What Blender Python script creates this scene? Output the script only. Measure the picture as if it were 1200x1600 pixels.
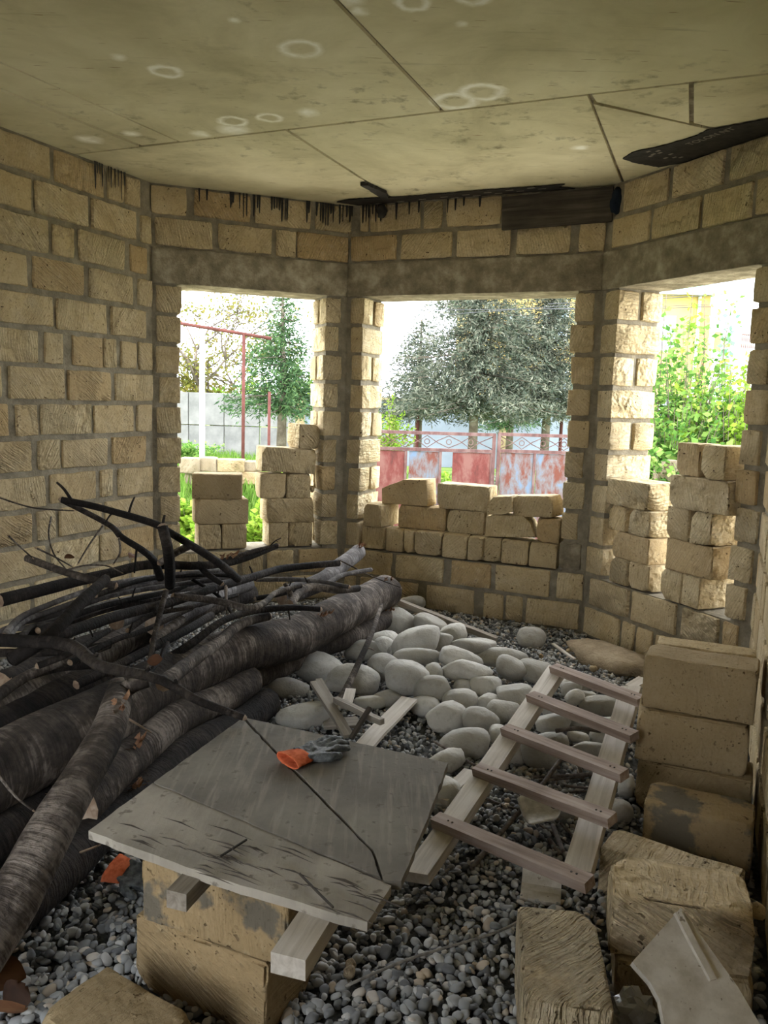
import bpy, math, random
import numpy as np
from mathutils import Vector, Matrix, noise

# ------------------------------------------------------------------ camera, world, exposure
for o in list(bpy.data.objects): bpy.data.objects.remove(o)
SC = bpy.context.scene
COL = SC.collection
FPX, PITCH, ROLL, EYE = 1288.72, 0.135136, 0.03041, 1.5554
cp, sp, cr, sr = math.cos(PITCH), math.sin(PITCH), math.cos(ROLL), math.sin(ROLL)
FW = Vector((0, cp, -sp)); RT0 = Vector((1, 0, 0)); UP0 = Vector((0, sp, cp))
RT = RT0 * cr + UP0 * sr; UP = UP0 * cr - RT0 * sr
EYEP = Vector((0, 0, EYE))
cd = bpy.data.cameras.new('camera'); cam = bpy.data.objects.new('camera', cd); COL.objects.link(cam)
cd.sensor_fit = 'VERTICAL'; cd.sensor_height = 36.0; cd.lens = FPX / 1600 * 36.0
cd.clip_start = 0.02; cd.clip_end = 600
cam.matrix_world = Matrix(((RT.x, UP.x, -FW.x, 0), (RT.y, UP.y, -FW.y, 0), (RT.z, UP.z, -FW.z, EYE), (0, 0, 0, 1)))
SC.camera = cam
vs = SC.view_settings
vs.view_transform = 'Standard'; vs.look = 'None'; vs.gamma = 1.0; vs.exposure = 2.15; vs.use_curve_mapping = False
SKY_STRENGTH = 2.1
w = bpy.data.worlds.new('sky'); SC.world = w; w.use_nodes = True
nt = w.node_tree; bg = nt.nodes['Background']; bg.inputs[1].default_value = SKY_STRENGTH
tc = nt.nodes.new('ShaderNodeTexCoord'); mp = nt.nodes.new('ShaderNodeMapping'); mp.inputs['Scale'].default_value = (1, 1, 2.5)
nz = nt.nodes.new('ShaderNodeTexNoise'); nz.inputs['Scale'].default_value = 2.2; nz.inputs['Detail'].default_value = 6
rp = nt.nodes.new('ShaderNodeValToRGB'); rp.color_ramp.elements[0].position = .35; rp.color_ramp.elements[1].position = .65
rp.color_ramp.elements[0].color = (.80, .88, 1.0, 1); rp.color_ramp.elements[1].color = (1.0, 1.0, 1.0, 1)
nt.links.new(tc.outputs['Generated'], mp.inputs['Vector']); nt.links.new(mp.outputs[0], nz.inputs['Vector'])
nt.links.new(nz.outputs['Fac'], rp.inputs[0]); nt.links.new(rp.outputs[0], bg.inputs[0])

# ------------------------------------------------------------------ locating helpers (where a sight line meets a known surface)
def ray(u, v): return FW + RT * ((u - 600) / FPX) - UP * ((v - 800) / FPX)
def onz(u, v, z):
    d = ray(u, v); return EYEP + d * ((z - EYE) / d.z)
def ony(u, v, y):
    d = ray(u, v); return EYEP + d * (y / d.y)
def proj(P):
    d = Vector(P) - EYEP; z = d.dot(FW); return 600 + FPX * d.dot(RT) / z, 800 - FPX * d.dot(UP) / z
def depth(P): return (Vector(P) - EYEP).dot(FW)
rnd = random.Random(7)
def nv(x, y, z, s=0.0): return noise.noise(Vector((x + s * 13.7, y - s * 7.1, z + s * 3.3)))

# ------------------------------------------------------------------ object helpers
WM = {}
def put(name, me, M=None, parent=None, mat=None, **props):
    o = bpy.data.objects.new(name, me); COL.objects.link(o)
    M = Matrix.Identity(4) if M is None else M
    if parent is not None:
        o.parent = parent; o.matrix_basis = WM[parent.name].inverted() @ M
    else: o.matrix_basis = M
    WM[o.name] = M.copy()
    if mat is not None and me is not None and len(me.materials) == 0: me.materials.append(mat)
    for k, v in props.items(): o[k] = v
    return o
def thing(name, label, cat, loc=(0, 0, 0), group=None, rz=0.0):
    o = put(name, None, Matrix.Translation(Vector(loc)) @ Matrix.Rotation(rz, 4, 'Z'))
    o.empty_display_size = .05
    o['label'] = label; o['category'] = cat
    if group: o['group'] = group
    return o
def tag(o, label, cat, group=None):
    o['label'] = label; o['category'] = cat
    if group: o['group'] = group
    return o
def mesh(V, F, smooth=True, uv=None):
    me = bpy.data.meshes.new('m'); me.from_pydata([tuple(v) for v in V], [], F)
    if uv is not None:
        l = me.uv_layers.new(name='UVMap'); li = 0; data = []
        for f in uv: 
            for c in f: data.extend(c)
        l.data.foreach_set('uv', data)
    me.polygons.foreach_set('use_smooth', [smooth] * len(me.polygons)); me.update()
    return me
def npmesh(V, F, smooth=True):
    V = np.asarray(V, np.float32); F = np.asarray(F, np.int32); k = F.shape[1]
    me = bpy.data.meshes.new('m'); me.vertices.add(len(V)); me.vertices.foreach_set('co', V.ravel())
    me.loops.add(F.size); me.loops.foreach_set('vertex_index', F.ravel())
    me.polygons.add(len(F)); me.polygons.foreach_set('loop_start', np.arange(0, F.size, k, dtype=np.int32))
    me.polygons.foreach_set('use_smooth', np.full(len(F), smooth)); me.update(calc_edges=True); return me
class MB:
    def __init__(s): s.V = []; s.F = []
    def add(s, V, F):
        n = len(s.V); s.V += [tuple(v) for v in V]; s.F += [tuple(i + n for i in f) for f in F]
    def box(s, a, b):
        x0, y0, z0 = a; x1, y1, z1 = b
        s.add([(x0,y0,z0),(x1,y0,z0),(x1,y1,z0),(x0,y1,z0),(x0,y0,z1),(x1,y0,z1),(x1,y1,z1),(x0,y1,z1)],
              [(0,3,2,1),(4,5,6,7),(0,1,5,4),(1,2,6,5),(2,3,7,6),(3,0,4,7)])
    def prism(s, poly, z0, z1):
        n = len(poly)
        V = [(p[0], p[1], z0) for p in poly] + [(p[0], p[1], z1) for p in poly]
        F = [tuple(range(n))[::-1], tuple(range(n, 2*n))] + [(i, (i+1) % n, n + (i+1) % n, n + i) for i in range(n)]
        s.add(V, F)
    def tube(s, pts, rad, seg=6, cap=True):
        V, F = tube_data(pts, rad, seg, cap); s.add(V, F)
    def me(s, smooth=False): return mesh(s.V, s.F, smooth)
def frames(pts):
    pts = [Vector(p) for p in pts]; T = []
    for i in range(len(pts)):
        a = pts[max(i-1, 0)]; b = pts[min(i+1, len(pts)-1)]; t = (b - a); T.append(t.normalized() if t.length > 1e-9 else Vector((0,0,1)))
    n = T[0].orthogonal().normalized(); N = []
    for t in T:
        n = (n - t * n.dot(t)); n = n.normalized() if n.length > 1e-6 else t.orthogonal().normalized(); N.append(n)
    return pts, T, N
def tube_data(pts, rad, seg=6, cap=True):
    pts, T, N = frames(pts); V = []; F = []
    for i, (p, t, n) in enumerate(zip(pts, T, N)):
        b = t.cross(n); r = rad[i] if hasattr(rad, '__len__') else rad
        for k in range(seg):
            a = 2 * math.pi * k / seg; V.append(p + (n * math.cos(a) + b * math.sin(a)) * r)
    for i in range(len(pts) - 1):
        for k in range(seg):
            k2 = (k + 1) % seg; F.append((i*seg+k, i*seg+k2, (i+1)*seg+k2, (i+1)*seg+k))
    if cap: F.append(tuple(range(seg))[::-1]); F.append(tuple(range((len(pts)-1)*seg, len(pts)*seg)))
    return V, F
def smooth_path(pts, n):
    pts = [Vector(p) for p in pts]
    if len(pts) < 3: return [pts[0].lerp(pts[-1], i / n) for i in range(n + 1)], [i / n for i in range(n + 1)]
    out = []; ts = []; m = len(pts) - 1
    for i in range(n + 1):
        t = i / n * m; k = min(int(t), m - 1); f = t - k
        p0 = pts[max(k-1, 0)]; p1 = pts[k]; p2 = pts[k+1]; p3 = pts[min(k+2, m)]
        out.append(0.5 * ((2*p1) + (p2-p0)*f + (2*p0-5*p1+4*p2-p3)*f*f + (3*p1-p0-3*p2+p3)*f**3)); ts.append(i / n)
    return out, ts
def lattice(nx, ny, nz, L, D, H, r):
    def ax(n, h, r):
        if n <= 2: return [-h, h]
        inner = [-h + r + (2*h - 2*r) * i / (n - 3) for i in range(n - 2)] if n > 3 else [0]
        return [-h] + inner + [h]
    X, Y, Z = ax(nx, L/2, r), ax(ny, D/2, r), ax(nz, H/2, r)
    idx = {}; V = []; F = []
    def vid(i, j, k):
        key = (i, j, k)
        if key not in idx: idx[key] = len(V); V.append([X[i], Y[j], Z[k]])
        return idx[key]
    for i in range(nx-1):
        for j in range(ny-1):
            F.append((vid(i,j,0), vid(i,j+1,0), vid(i+1,j+1,0), vid(i+1,j,0)))
            F.append((vid(i,j,nz-1), vid(i+1,j,nz-1), vid(i+1,j+1,nz-1), vid(i,j+1,nz-1)))
        for k in range(nz-1):
            F.append((vid(i,0,k), vid(i+1,0,k), vid(i+1,0,k+1), vid(i,0,k+1)))
            F.append((vid(i,ny-1,k), vid(i,ny-1,k+1), vid(i+1,ny-1,k+1), vid(i+1,ny-1,k)))
    for j in range(ny-1):
        for k in range(nz-1):
            F.append((vid(0,j,k), vid(0,j,k+1), vid(0,j+1,k+1), vid(0,j+1,k)))
            F.append((vid(nx-1,j,k), vid(nx-1,j+1,k), vid(nx-1,j+1,k+1), vid(nx-1,j,k+1)))
    return V, F
def rough_block(L, D, H, seed, res=(6, 4, 4), r=0.010, amp=0.004, freq=14.0, chip=0.0):
    V, F = lattice(res[0], res[1], res[2], L, D, H, r)
    hx, hy, hz = L/2 - r, D/2 - r, H/2 - r; R = random.Random(seed); ea = .0045 + .008 * chip; s_ = seed % 97
    ch = [(Vector((R.choice((-1,1))*L/2, R.choice((-1,1))*D/2, R.choice((-1,1))*H/2)), R.uniform(.02, .05) * chip) for _ in range(4)] if chip else []
    out = []
    for v in V:
        c = Vector((max(-hx, min(hx, v[0])), max(-hy, min(hy, v[1])), max(-hz, min(hz, v[2])))); d = Vector(v) - c
        nn = d.normalized() if d.length > 1e-9 else Vector((0,0,0)); ne = sum(abs(q) > 1e-6 for q in d)
        p = c + nn * r if ne else Vector(v)
        if ne >= 2:   # worn, crumbled arrises
            k = max(0.0, nv(v[0]*22, v[1]*22, v[2]*22, s_) + .25 * nv(v[0]*60, v[1]*60, v[2]*60, s_) + .10)
            p -= nn * (ea * k * 1.8)
        else: p += nn * (nv(v[0]*freq, v[1]*freq, v[2]*freq, s_) * amp * .6)
        for q, cr_ in ch:
            e = (p - q).length
            if e < cr_: p -= q.normalized() * ((1 - e / cr_) * cr_ * .55)
        p.x += nv(v[2]*4, v[1]*4, 1.7, s_) * amp * .7; p.z += nv(v[0]*4, v[1]*4, 5.1, s_) * amp * .7
        out.append(p)
    me = mesh(out, F, True); me.set_sharp_from_angle(angle=.75); return me

# ------------------------------------------------------------------ material helpers
def mat(name, rough=.85, spec=.25):
    m = bpy.data.materials.new(name); m.use_nodes = True; b = m.node_tree.nodes['Principled BSDF']
    b.inputs['Roughness'].default_value = rough; b.inputs['Specular IOR Level'].default_value = spec
    return m, m.node_tree, b
def S(c): # sRGB 0-255 to linear
    f = lambda x: x/12.92 if x <= .04045 else ((x+.055)/1.055)**2.4
    return tuple(f(v/255) for v in c) + (1,)
def N(nt, t, **kw):
    n = nt.nodes.new(t)
    for k, v in kw.items():
        if k in n.inputs: n.inputs[k].default_value = v
        else: setattr(n, k, v)
    return n
def LK(nt, a, b): nt.links.new(a, b)
def ramp(nt, src, stops):
    r = nt.nodes.new('ShaderNodeValToRGB'); e = r.color_ramp.elements
    while len(e) < len(stops): e.new(.5)
    for i, (p, c) in enumerate(stops): e[i].position = p; e[i].color = c if len(c) == 4 else tuple(c) + (1,)
    LK(nt, src, r.inputs[0]); return r.outputs[0]
def mix(nt, fac, a, b, mode='MIX'):
    m = nt.nodes.new('ShaderNodeMixRGB'); m.blend_type = mode
    for s, i in ((fac, 0), (a, 1), (b, 2)):
        if hasattr(s, 'links'): LK(nt, s, m.inputs[i])
        else: m.inputs[i].default_value = s
    return m.outputs[0]
def math_(nt, op, a, b=0.0, c=0.0, clamp=False):
    m = nt.nodes.new('ShaderNodeMath'); m.operation = op; m.use_clamp = clamp
    for i, s in enumerate((a, b, c)):
        if hasattr(s, 'links'): LK(nt, s, m.inputs[i])
        else: m.inputs[i].default_value = s
    return m.outputs[0]
def bump(nt, b, h, strength=.5, dist=.01):
    n = N(nt, 'ShaderNodeBump'); n.inputs['Strength'].default_value = strength; n.inputs['Distance'].default_value = dist
    LK(nt, h, n.inputs['Height']); LK(nt, n.outputs[0], b.inputs['Normal'])
def noise_(nt, vec, scale, detail=4, rough=.55, dist=0.0):
    n = N(nt, 'ShaderNodeTexNoise', Scale=scale, Detail=detail, Roughness=rough, Distortion=dist)
    if vec is not None: LK(nt, vec, n.inputs['Vector'])
    return n.outputs['Fac']
def objvec(nt, offset=True):
    t = N(nt, 'ShaderNodeTexCoord'); oi = N(nt, 'ShaderNodeObjectInfo')
    if not offset: return t.outputs['Object'], oi.outputs['Random']
    s = N(nt, 'ShaderNodeVectorMath'); s.operation = 'SCALE'; s.inputs[0].default_value = (17, 23, 31); LK(nt, oi.outputs['Random'], s.inputs['Scale'])
    a = N(nt, 'ShaderNodeVectorMath'); a.operation = 'ADD'; LK(nt, t.outputs['Object'], a.inputs[0]); LK(nt, s.outputs[0], a.inputs[1])
    return a.outputs[0], oi.outputs['Random']

def limestone(name, cols, groove=.8, axis='Y_AXIS', fixed=None, scale=17.0, blot=None):
    m, t, b = mat(name, .92, .12)
    v, rn = objvec(t); fr = lambda k: math_(t, 'FRACT', math_(t, 'MULTIPLY', rn, k))
    ang = math_(t, 'SUBTRACT', math_(t, 'MULTIPLY', fr(7.31), 2.0), .9) if fixed is None else math_(t, 'ADD', fixed, 0.0)
    rot = N(t, 'ShaderNodeVectorRotate'); rot.rotation_type = axis; LK(t, v, rot.inputs['Vector']); LK(t, ang, rot.inputs['Angle'])
    bend = N(t, 'ShaderNodeVectorMath'); bend.operation = 'ADD'; bn = N(t, 'ShaderNodeTexNoise', Scale=5.0, Detail=2.0); LK(t, v, bn.inputs['Vector']); bs = N(t, 'ShaderNodeVectorMath'); bs.operation = 'SCALE'; bs.inputs['Scale'].default_value = .05
    LK(t, bn.outputs['Color'], bs.inputs[0]); LK(t, rot.outputs[0], bend.inputs[0]); LK(t, bs.outputs[0], bend.inputs[1])
    wv = N(t, 'ShaderNodeTexWave', Scale=scale, Distortion=1.2, Detail=3.0); wv.inputs['Detail Scale'].default_value = 2.0; wv.bands_direction = 'X'; wv.wave_profile = 'SAW'; LK(t, bend.outputs[0], wv.inputs['Vector'])
    mps = N(t, 'ShaderNodeMapping'); mps.inputs['Scale'].default_value = (95, 7, 7); LK(t, bend.outputs[0], mps.inputs['Vector']); streak = noise_(t, mps.outputs[0], 1.0, 3, .6)
    gate = math_(t, 'ADD', math_(t, 'MULTIPLY', fr(13.7), .8), .2)
    patch = ramp(t, noise_(t, v, 6.0, 3), [(.36, (.12,.12,.12)), (.56, (1,1,1))])
    g = math_(t, 'MULTIPLY', math_(t, 'ADD', math_(t, 'MULTIPLY', wv.outputs['Fac'], .55), math_(t, 'MULTIPLY', streak, .9)), math_(t, 'MULTIPLY', gate, patch))
    n1 = noise_(t, v, 7.0, 6, .65); n2 = noise_(t, v, 85.0, 4, .65); n3 = noise_(t, v, 3.0, 4, .6); n4 = noise_(t, v, 24.0, 4, .6)
    pm = ramp(t, noise_(t, v, 9.0, 3), [(.44, (.0,.0,.0)), (.60, (1,1,1))])
    pit = ramp(t, noise_(t, v, 48.0, 2, .5), [(.66, (0,0,0)), (.70, (1,1,1))]); pit2 = ramp(t, noise_(t, v, 105.0, 2, .5), [(.66, (0,0,0)), (.71, (1,1,1))])
    pore = math_(t, 'SUBTRACT', 1.0, math_(t, 'MULTIPLY', math_(t, 'MAXIMUM', pit, math_(t, 'MULTIPLY', pit2, .8)), math_(t, 'ADD', math_(t, 'MULTIPLY', pm, .85), .15)), clamp=True)
    base = ramp(t, n1, [(.28, S(cols[0])), (.5, S(cols[1])), (.72, S(cols[2]))])
    base = mix(t, math_(t, 'MULTIPLY', rn, .6), base, S(cols[3]))
    base = mix(t, ramp(t, fr(29.3), [(.78, (0,0,0)), (.95, (.6,.6,.6))]), base, S(cols[4]))
    base = mix(t, ramp(t, n3, [(.54, (0,0,0)), (.74, (.34,.34,.34))]), base, S((128, 114, 90)))
    base = mix(t, ramp(t, n2, [(.48, (0,0,0)), (.68, (.38,.38,.38))]), base, S((140, 120, 88)))
    base = mix(t, ramp(t, n4, [(.55, (0,0,0)), (.7, (.35,.35,.35))]), base, S(cols[2]))
    base = mix(t, ramp(t, math_(t, 'MULTIPLY', g, min(1.0, groove)), [(.12, (.5,.5,.5)), (.55, (0,0,0))]), base, S((146, 126, 92)))
    base = mix(t, math_(t, 'SUBTRACT', 1.0, pore), base, S((96, 78, 54)))
    if blot:
        base = mix(t, ramp(t, noise_(t, v, 5.5, 5, .6), [(.50, (0,0,0)), (.56, (.9,.9,.9))]), base, S(blot))
    LK(t, base, b.inputs['Base Color'])
    h = math_(t, 'ADD', math_(t, 'MULTIPLY', g, groove * 4.2), math_(t, 'MULTIPLY', n2, .22))
    h = math_(t, 'ADD', h, math_(t, 'MULTIPLY', pore, .35)); h = math_(t, 'ADD', h, math_(t, 'MULTIPLY', n4, .35))
    bump(t, b, h, 1.0, .014)
    return m
M_STONE = limestone('limestone_wall', [(214,192,148),(228,208,166),(242,228,192),(216,200,166),(204,170,118)])
M_STONE_L = limestone('limestone_loose', [(206,184,140),(222,202,160),(238,222,184),(210,194,160),(206,170,116)], .5)
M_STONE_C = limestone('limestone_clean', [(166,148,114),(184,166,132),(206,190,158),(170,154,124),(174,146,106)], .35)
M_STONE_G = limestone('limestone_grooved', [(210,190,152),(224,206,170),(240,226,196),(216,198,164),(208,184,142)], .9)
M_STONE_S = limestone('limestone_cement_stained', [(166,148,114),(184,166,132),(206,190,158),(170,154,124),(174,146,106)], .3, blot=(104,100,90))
M_STONE_T = limestone('limestone_sawn_top', [(210,190,152),(224,206,170),(240,226,196),(216,198,164),(208,184,142)], 2.6, 'Z_AXIS', .75, 8.0)

def mortar_mat(name, c0, c1, c2, sc=9.0):
    m, t, b = mat(name, .95, .1); tcn = N(t, 'ShaderNodeTexCoord'); v = tcn.outputs['Object']
    n1 = noise_(t, v, sc, 6, .65); n2 = noise_(t, v, 70, 3)
    c = ramp(t, n1, [(.3, S(c0)), (.5, S(c1)), (.72, S(c2))]); LK(t, c, b.inputs['Base Color'])
    bump(t, b, math_(t, 'ADD', n1, math_(t, 'MULTIPLY', n2, .6)), .8, .014); return m
M_MORTAR = mortar_mat('mortar', (112,104,90), (138,130,112), (164,156,138))
M_LINTEL = mortar_mat('lintel_concrete', (104,96,80), (138,129,110), (184,175,155), 8.0)
M_DIRT = mortar_mat('dirt', (132,118,96), (158,142,118), (182,166,140), 9)
M_SUBFLOOR = mortar_mat('gravel_bed', (58,58,56), (78,78,76), (100,98,95), 30)

# ------------------------------------------------------------------ plan of the bay
TH = 0.423209
def e2(al): return Vector((math.sin(al), math.cos(al), 0))
PA = Vector((-1.63698501, 5.82117169, 0)); PB = Vector((-0.32369455, 6.31878301, 0)); PC = Vector((1.38212556, 5.5504355, 0)); PD = Vector((1.96725686, 4.26286577, 0))
HC = 2.965; HD = 2.31; LT = 2.545; CO = 0.21; TK = 0.36
class Wall:
    def __init__(s, q, al, L): s.q = q; s.al = al; s.e = e2(al); s.out = Vector((-math.cos(al), math.sin(al), 0)); s.L = L; s.rz = math.pi/2 - al
    def P(s, u, d, z): return s.q + s.e * u + s.out * d + Vector((0, 0, z))
    def M(s, u, d, z, yaw=0.0): return Matrix.Translation(s.P(u, d, z)) @ Matrix.Rotation(s.rz + yaw, 4, 'Z')
    def ux(s, px, z, d=0.0, lo=None, hi=None):
        lo = -4.2 if lo is None else lo; hi = s.L + .6 if hi is None else hi
        for _ in range(40):
            m_ = (lo + hi) / 2
            if proj(s.P(m_, d, z))[0] < px: lo = m_
            else: hi = m_
        return (lo + hi) / 2
W_L = Wall(PA, TH, 0.0); W_AB = Wall(PA, TH + math.pi/4, (PB-PA).length); W_BC = Wall(PB, TH + math.pi/2, (PC-PB).length)
W_CD = Wall(PC, TH + 3*math.pi/4 - 0.0643561, (PD-PC).length)
_dr = Vector((0.27, 0.0, 0)) - PD
W_R = Wall(PD, math.atan2(_dr.x, _dr.y), 4.9)
REC = 0.014
def core(name, wl, pieces, label):
    # pieces: (u0, u1, z0, z1, miter0, miter1); mortar mass behind the block faces
    mb = MB()
    for u0, u1, z0, z1, m0, m1 in pieces:
        a = REC; c = TK - REC; k = math.tan(math.pi/8)
        mb.prism([wl.P(u0 - (k*a if m0 else 0), a, 0), wl.P(u1 + (k*a if m1 else 0), a, 0), wl.P(u1 + (k*c if m1 else 0), c, 0), wl.P(u0 - (k*c if m0 else 0), c, 0)], z0, z1)
    o = put(name, mb.me(), None, None, M_MORTAR, kind='structure', label=label); return o
OPEN = {'AB': (.19, 1.225), 'BC': (.15, 1.69), 'CD': (.18, 1.235)}
SILL = .42
def bay_core(name, wl, key, label):
    a, b_ = OPEN[key]; g = .026; L = wl.L
    return core(name, wl, [(0, a-g, -.7, HD, 1, 0), (b_+g, L, -.7, HD, 0, 1), (a-g, b_+g, -.7, SILL-.008, 0, 0), (0, L, LT, HC, 1, 1)], label)
C_L = core('wall_left', W_L, [(-5.6, 0, -.7, HC, 0, 1)], 'long side wall of tooled limestone blocks behind the log pile')
C_AB = bay_core('wall_bay_left', W_AB, 'AB', 'bay wall of limestone blocks with window beside the log pile')
C_BC = bay_core('wall_back', W_BC, 'BC', 'middle bay wall of limestone blocks facing the rusty gate')
C_CD = bay_core('wall_bay_right', W_CD, 'CD', 'bay wall of limestone blocks with window onto the leafy bush')
C_R = core('wall_right', W_R, [(0, W_R.L, -.7, HC, 1, 0)], 'limestone wall running along the stacked blocks')

_q0 = W_R.P(W_R.L, 0, 0); _q1 = W_L.P(-5.6, 0, 0); _d = _q1 - _q0
W_K = Wall(_q0, math.atan2(_d.x, _d.y), _d.length)
OB = (1.5, 2.7, 2.2)  # opening in the added, unseen back wall; sized to control light from behind
C_K = core('wall_behind', W_K, [(0, OB[0], -.7, HC, 1, 0), (OB[1], W_K.L, -.7, HC, 0, 1), (OB[0], OB[1], OB[2], HC, 0, 0)], 'unseen wall added behind the viewer, its doorway sized to let in daylight')
NB = [0]
def wblock(parent, wl, u0, u1, z0, z1, d0=-.003, d1=.17, mt=None, amp=.004):
    NB[0] += 1; s = NB[0]; R = random.Random(s)
    j = .004; u0 += R.uniform(-j, j); u1 += R.uniform(-j, j); z0 += R.uniform(-j, j) ; z1 += R.uniform(-j, j)
    d0 += R.uniform(-.006, .004)
    me = rough_block(u1-u0, d1-d0, z1-z0, s, (9, 3, 6), .009, amp, 16.0, .45)
    M = wl.M((u0+u1)/2, (d0+d1)/2, (z0+z1)/2) @ Matrix.Rotation(R.uniform(-.008, .008), 4, 'Y')
    return put('stone_block', me, M, parent, mt or M_STONE)
def course_px(parent, wl, z0, z1, spans, gap=.012, **kw):
    zm = (z0 + z1) / 2
    for a, b_ in spans:
        u0, u1 = wl.ux(a, zm), wl.ux(b_, zm)
        if u1 - u0 > .03: wblock(parent, wl, u0, u1, z0 + gap, z1 - gap, **kw)
# left wall, read course by course from the ceiling down
zl = 2.287
LW = [[(-60,178),(195,372),(388,445),(450,502)], [(-80,112),(128,315),(330,487),(503,545)], [(-40,175),(188,265),(283,445),(468,528)],
      [(-70,100),(118,303),(322,475),(495,545)], [(-20,190),(205,380),(397,522)], [(-60,137),(160,228),(262,369),(373,417),(435,490),(497,545)],
      [(-70,10),(33,230),(245,398),(412,550)], [(-80,32),(60,138),(150,328),(337,480),(492,546)], [(-90,115),(138,217),(225,388),(403,524)],
      [(-50,167),(183,345),(360,405),(425,547)], [(-70,117),(135,202),(213,365),(378,548)], [(-40,170),(185,355),(362,425),(432,550)],
      [(-60,110),(128,300),(316,460),(474,548)], [(-30,190),(206,380),(396,546)]]
ch = HC / 14
for i, row in enumerate(LW):
    z1 = HC - i * ch; z0 = z1 - ch
    course_px(C_L, W_L, z0, z1, [(a/zl, b_/zl) for a, b_ in row], .0125)
    u = W_L.ux(row[0][0]/zl, (z0+z1)/2) - .025
    R = random.Random(50+i)
    while u > -3.6:
        ln = R.choice((.39, .37, .39, .2)); wblock(C_L, W_L, u-ln, u, z0+.0125, z1-.0125); u -= ln + .025
# upper courses above the lintels
def upx(o, s, l): return [(o + a/s, o + b_/s) for a, b_ in l]
course_px(C_AB, W_AB, LT+CO, HC, upx(200, 3, [(105,275),(308,575),(590,860),(876,1058)]))
course_px(C_AB, W_AB, LT, LT+CO, upx(200, 3, [(126,395),(422,678),(693,785),(790,1035)]))
course_px(C_BC, W_BC, LT+CO, HC, [(562,575),(578,657),(662,691),(697,784),(791,868),(875,958)])
course_px(C_BC, W_BC, LT, LT+CO, [(548,620),(627,706),(714,797),(806,892),(904,946)])
course_px(C_CD, W_CD, LT+CO, HC, [(974,1044),(1051,1130),(1140,1236)])
course_px(C_CD, W_CD, LT, LT+CO, [(956,1015),(1019,1093),(1098,1175),(1181,1232)])
# sill courses
course_px(C_AB, W_AB, CO, SILL, [(246,310),(316,372),(378,412),(417,460),(467,528)], d1=.34)
course_px(C_AB, W_AB, 0, CO, [(246,300),(306,380),(386,450),(456,527)], d1=.34)
course_px(C_BC, W_BC, CO, SILL, [(536,612),(618,693),(704,767),(773,858),(869,911)], d1=.34)
course_px(C_BC, W_BC, 0, CO, [(538,556),(562,618),(623,653),(665,740),(754,787),(789,817),(821,905)], d1=.34)
course_px(C_CD, W_CD, CO, SILL, [(921,982),(987,1055),(1065,1122),(1128,1152)], d1=.34)
course_px(C_CD, W_CD, 0, CO, [(912,967),(970,989),(993,1017),(1023,1075),(1082,1150)], d1=.34)
# piers: full-depth headers alternate with split pairs
R = random.Random(3)
for k in range(2, 11):
    z0, z1 = k*CO + .012, (k+1)*CO - .012; split = k % 2 == 0
    def pier(par, wl, ua, ub, lo):
        ua += lo[0]; ub += lo[1]
        if split:
            wblock(par, wl, ua, ub, z0, z1, d1=.165); wblock(par, wl, ua, ub, z0, z1, d0=.198, d1=TK)
        else: wblock(par, wl, ua, ub, z0, z1, d1=TK)
    pier(C_AB, W_AB, .018, .19, (R.uniform(-.012,.02), R.uniform(-.01,.004)))
    pier(C_AB, W_AB, 1.225, 1.375, (R.uniform(-.006,.01), R.uniform(-.03,.008)))
    pier(C_BC, W_BC, .028, .15, (R.uniform(-.01,.02), R.uniform(-.01,.006)))
    pier(C_CD, W_CD, .024, .18, (R.uniform(-.01,.015), R.uniform(-.008,.006)))
    pier(C_CD, W_CD, 1.235, 1.385, (R.uniform(-.02,.01), R.uniform(-.03,.01)))
    if k == 2: wblock(C_BC, W_BC, 1.69, 1.845, z0, z1, d1=TK, mt=M_LINTEL)
    else: pier(C_BC, W_BC, 1.69, 1.845, (R.uniform(-.01,.01), R.uniform(-.035,.004)))
# right wall, seen at a grazing angle
for k in range(14):
    z1 = HC - k*ch; z0 = z1 - ch; u = .02 + (k % 2) * -.0; R = random.Random(80+k); first = R.choice((.2, .39, .3))
    while u < W_R.L - .1:
        ln = first if u < .1 else R.choice((.39, .38, .39, .2)); ln = min(ln, W_R.L - u)
        wblock(C_R, W_R, u, u+ln, z0+.0125, z1-.0125); u += ln + .025

# concrete lintels
def lintel(name, wl, L0, L1, label):
    n = 14; V, F = lattice(16, 4, 5, 1, 1, 1, .02); out = []
    k = math.tan(math.pi/8)
    for x, y, z in V:
        d = (y + .5) * TK - .004; u = L0 - (k*d) + (x + .5) * (L1 - L0 + 2*k*d); zz = HD + (z + .5) * (LT - HD)
        p = wl.P(u, d, zz); a = .006
        p += wl.out * (nv(u*7, zz*9, 2.2, 4) * a) + Vector((0, 0, nv(u*6, d*9, zz*7, 9) * a * (.4 if z > 0 else 1)))
        out.append(p)
    put(name, mesh(out, F, True), None, None, M_LINTEL, kind='structure', label=label)
lintel('trim_1', W_AB, 0, W_AB.L, 'grey concrete lintel over the window beside the log pile')
lintel('trim_2', W_BC, 0, W_BC.L, 'grey concrete lintel over the middle window facing the gate')
lintel('trim_3', W_CD, 0, W_CD.L, 'grey concrete lintel over the window onto the leafy bush')

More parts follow.
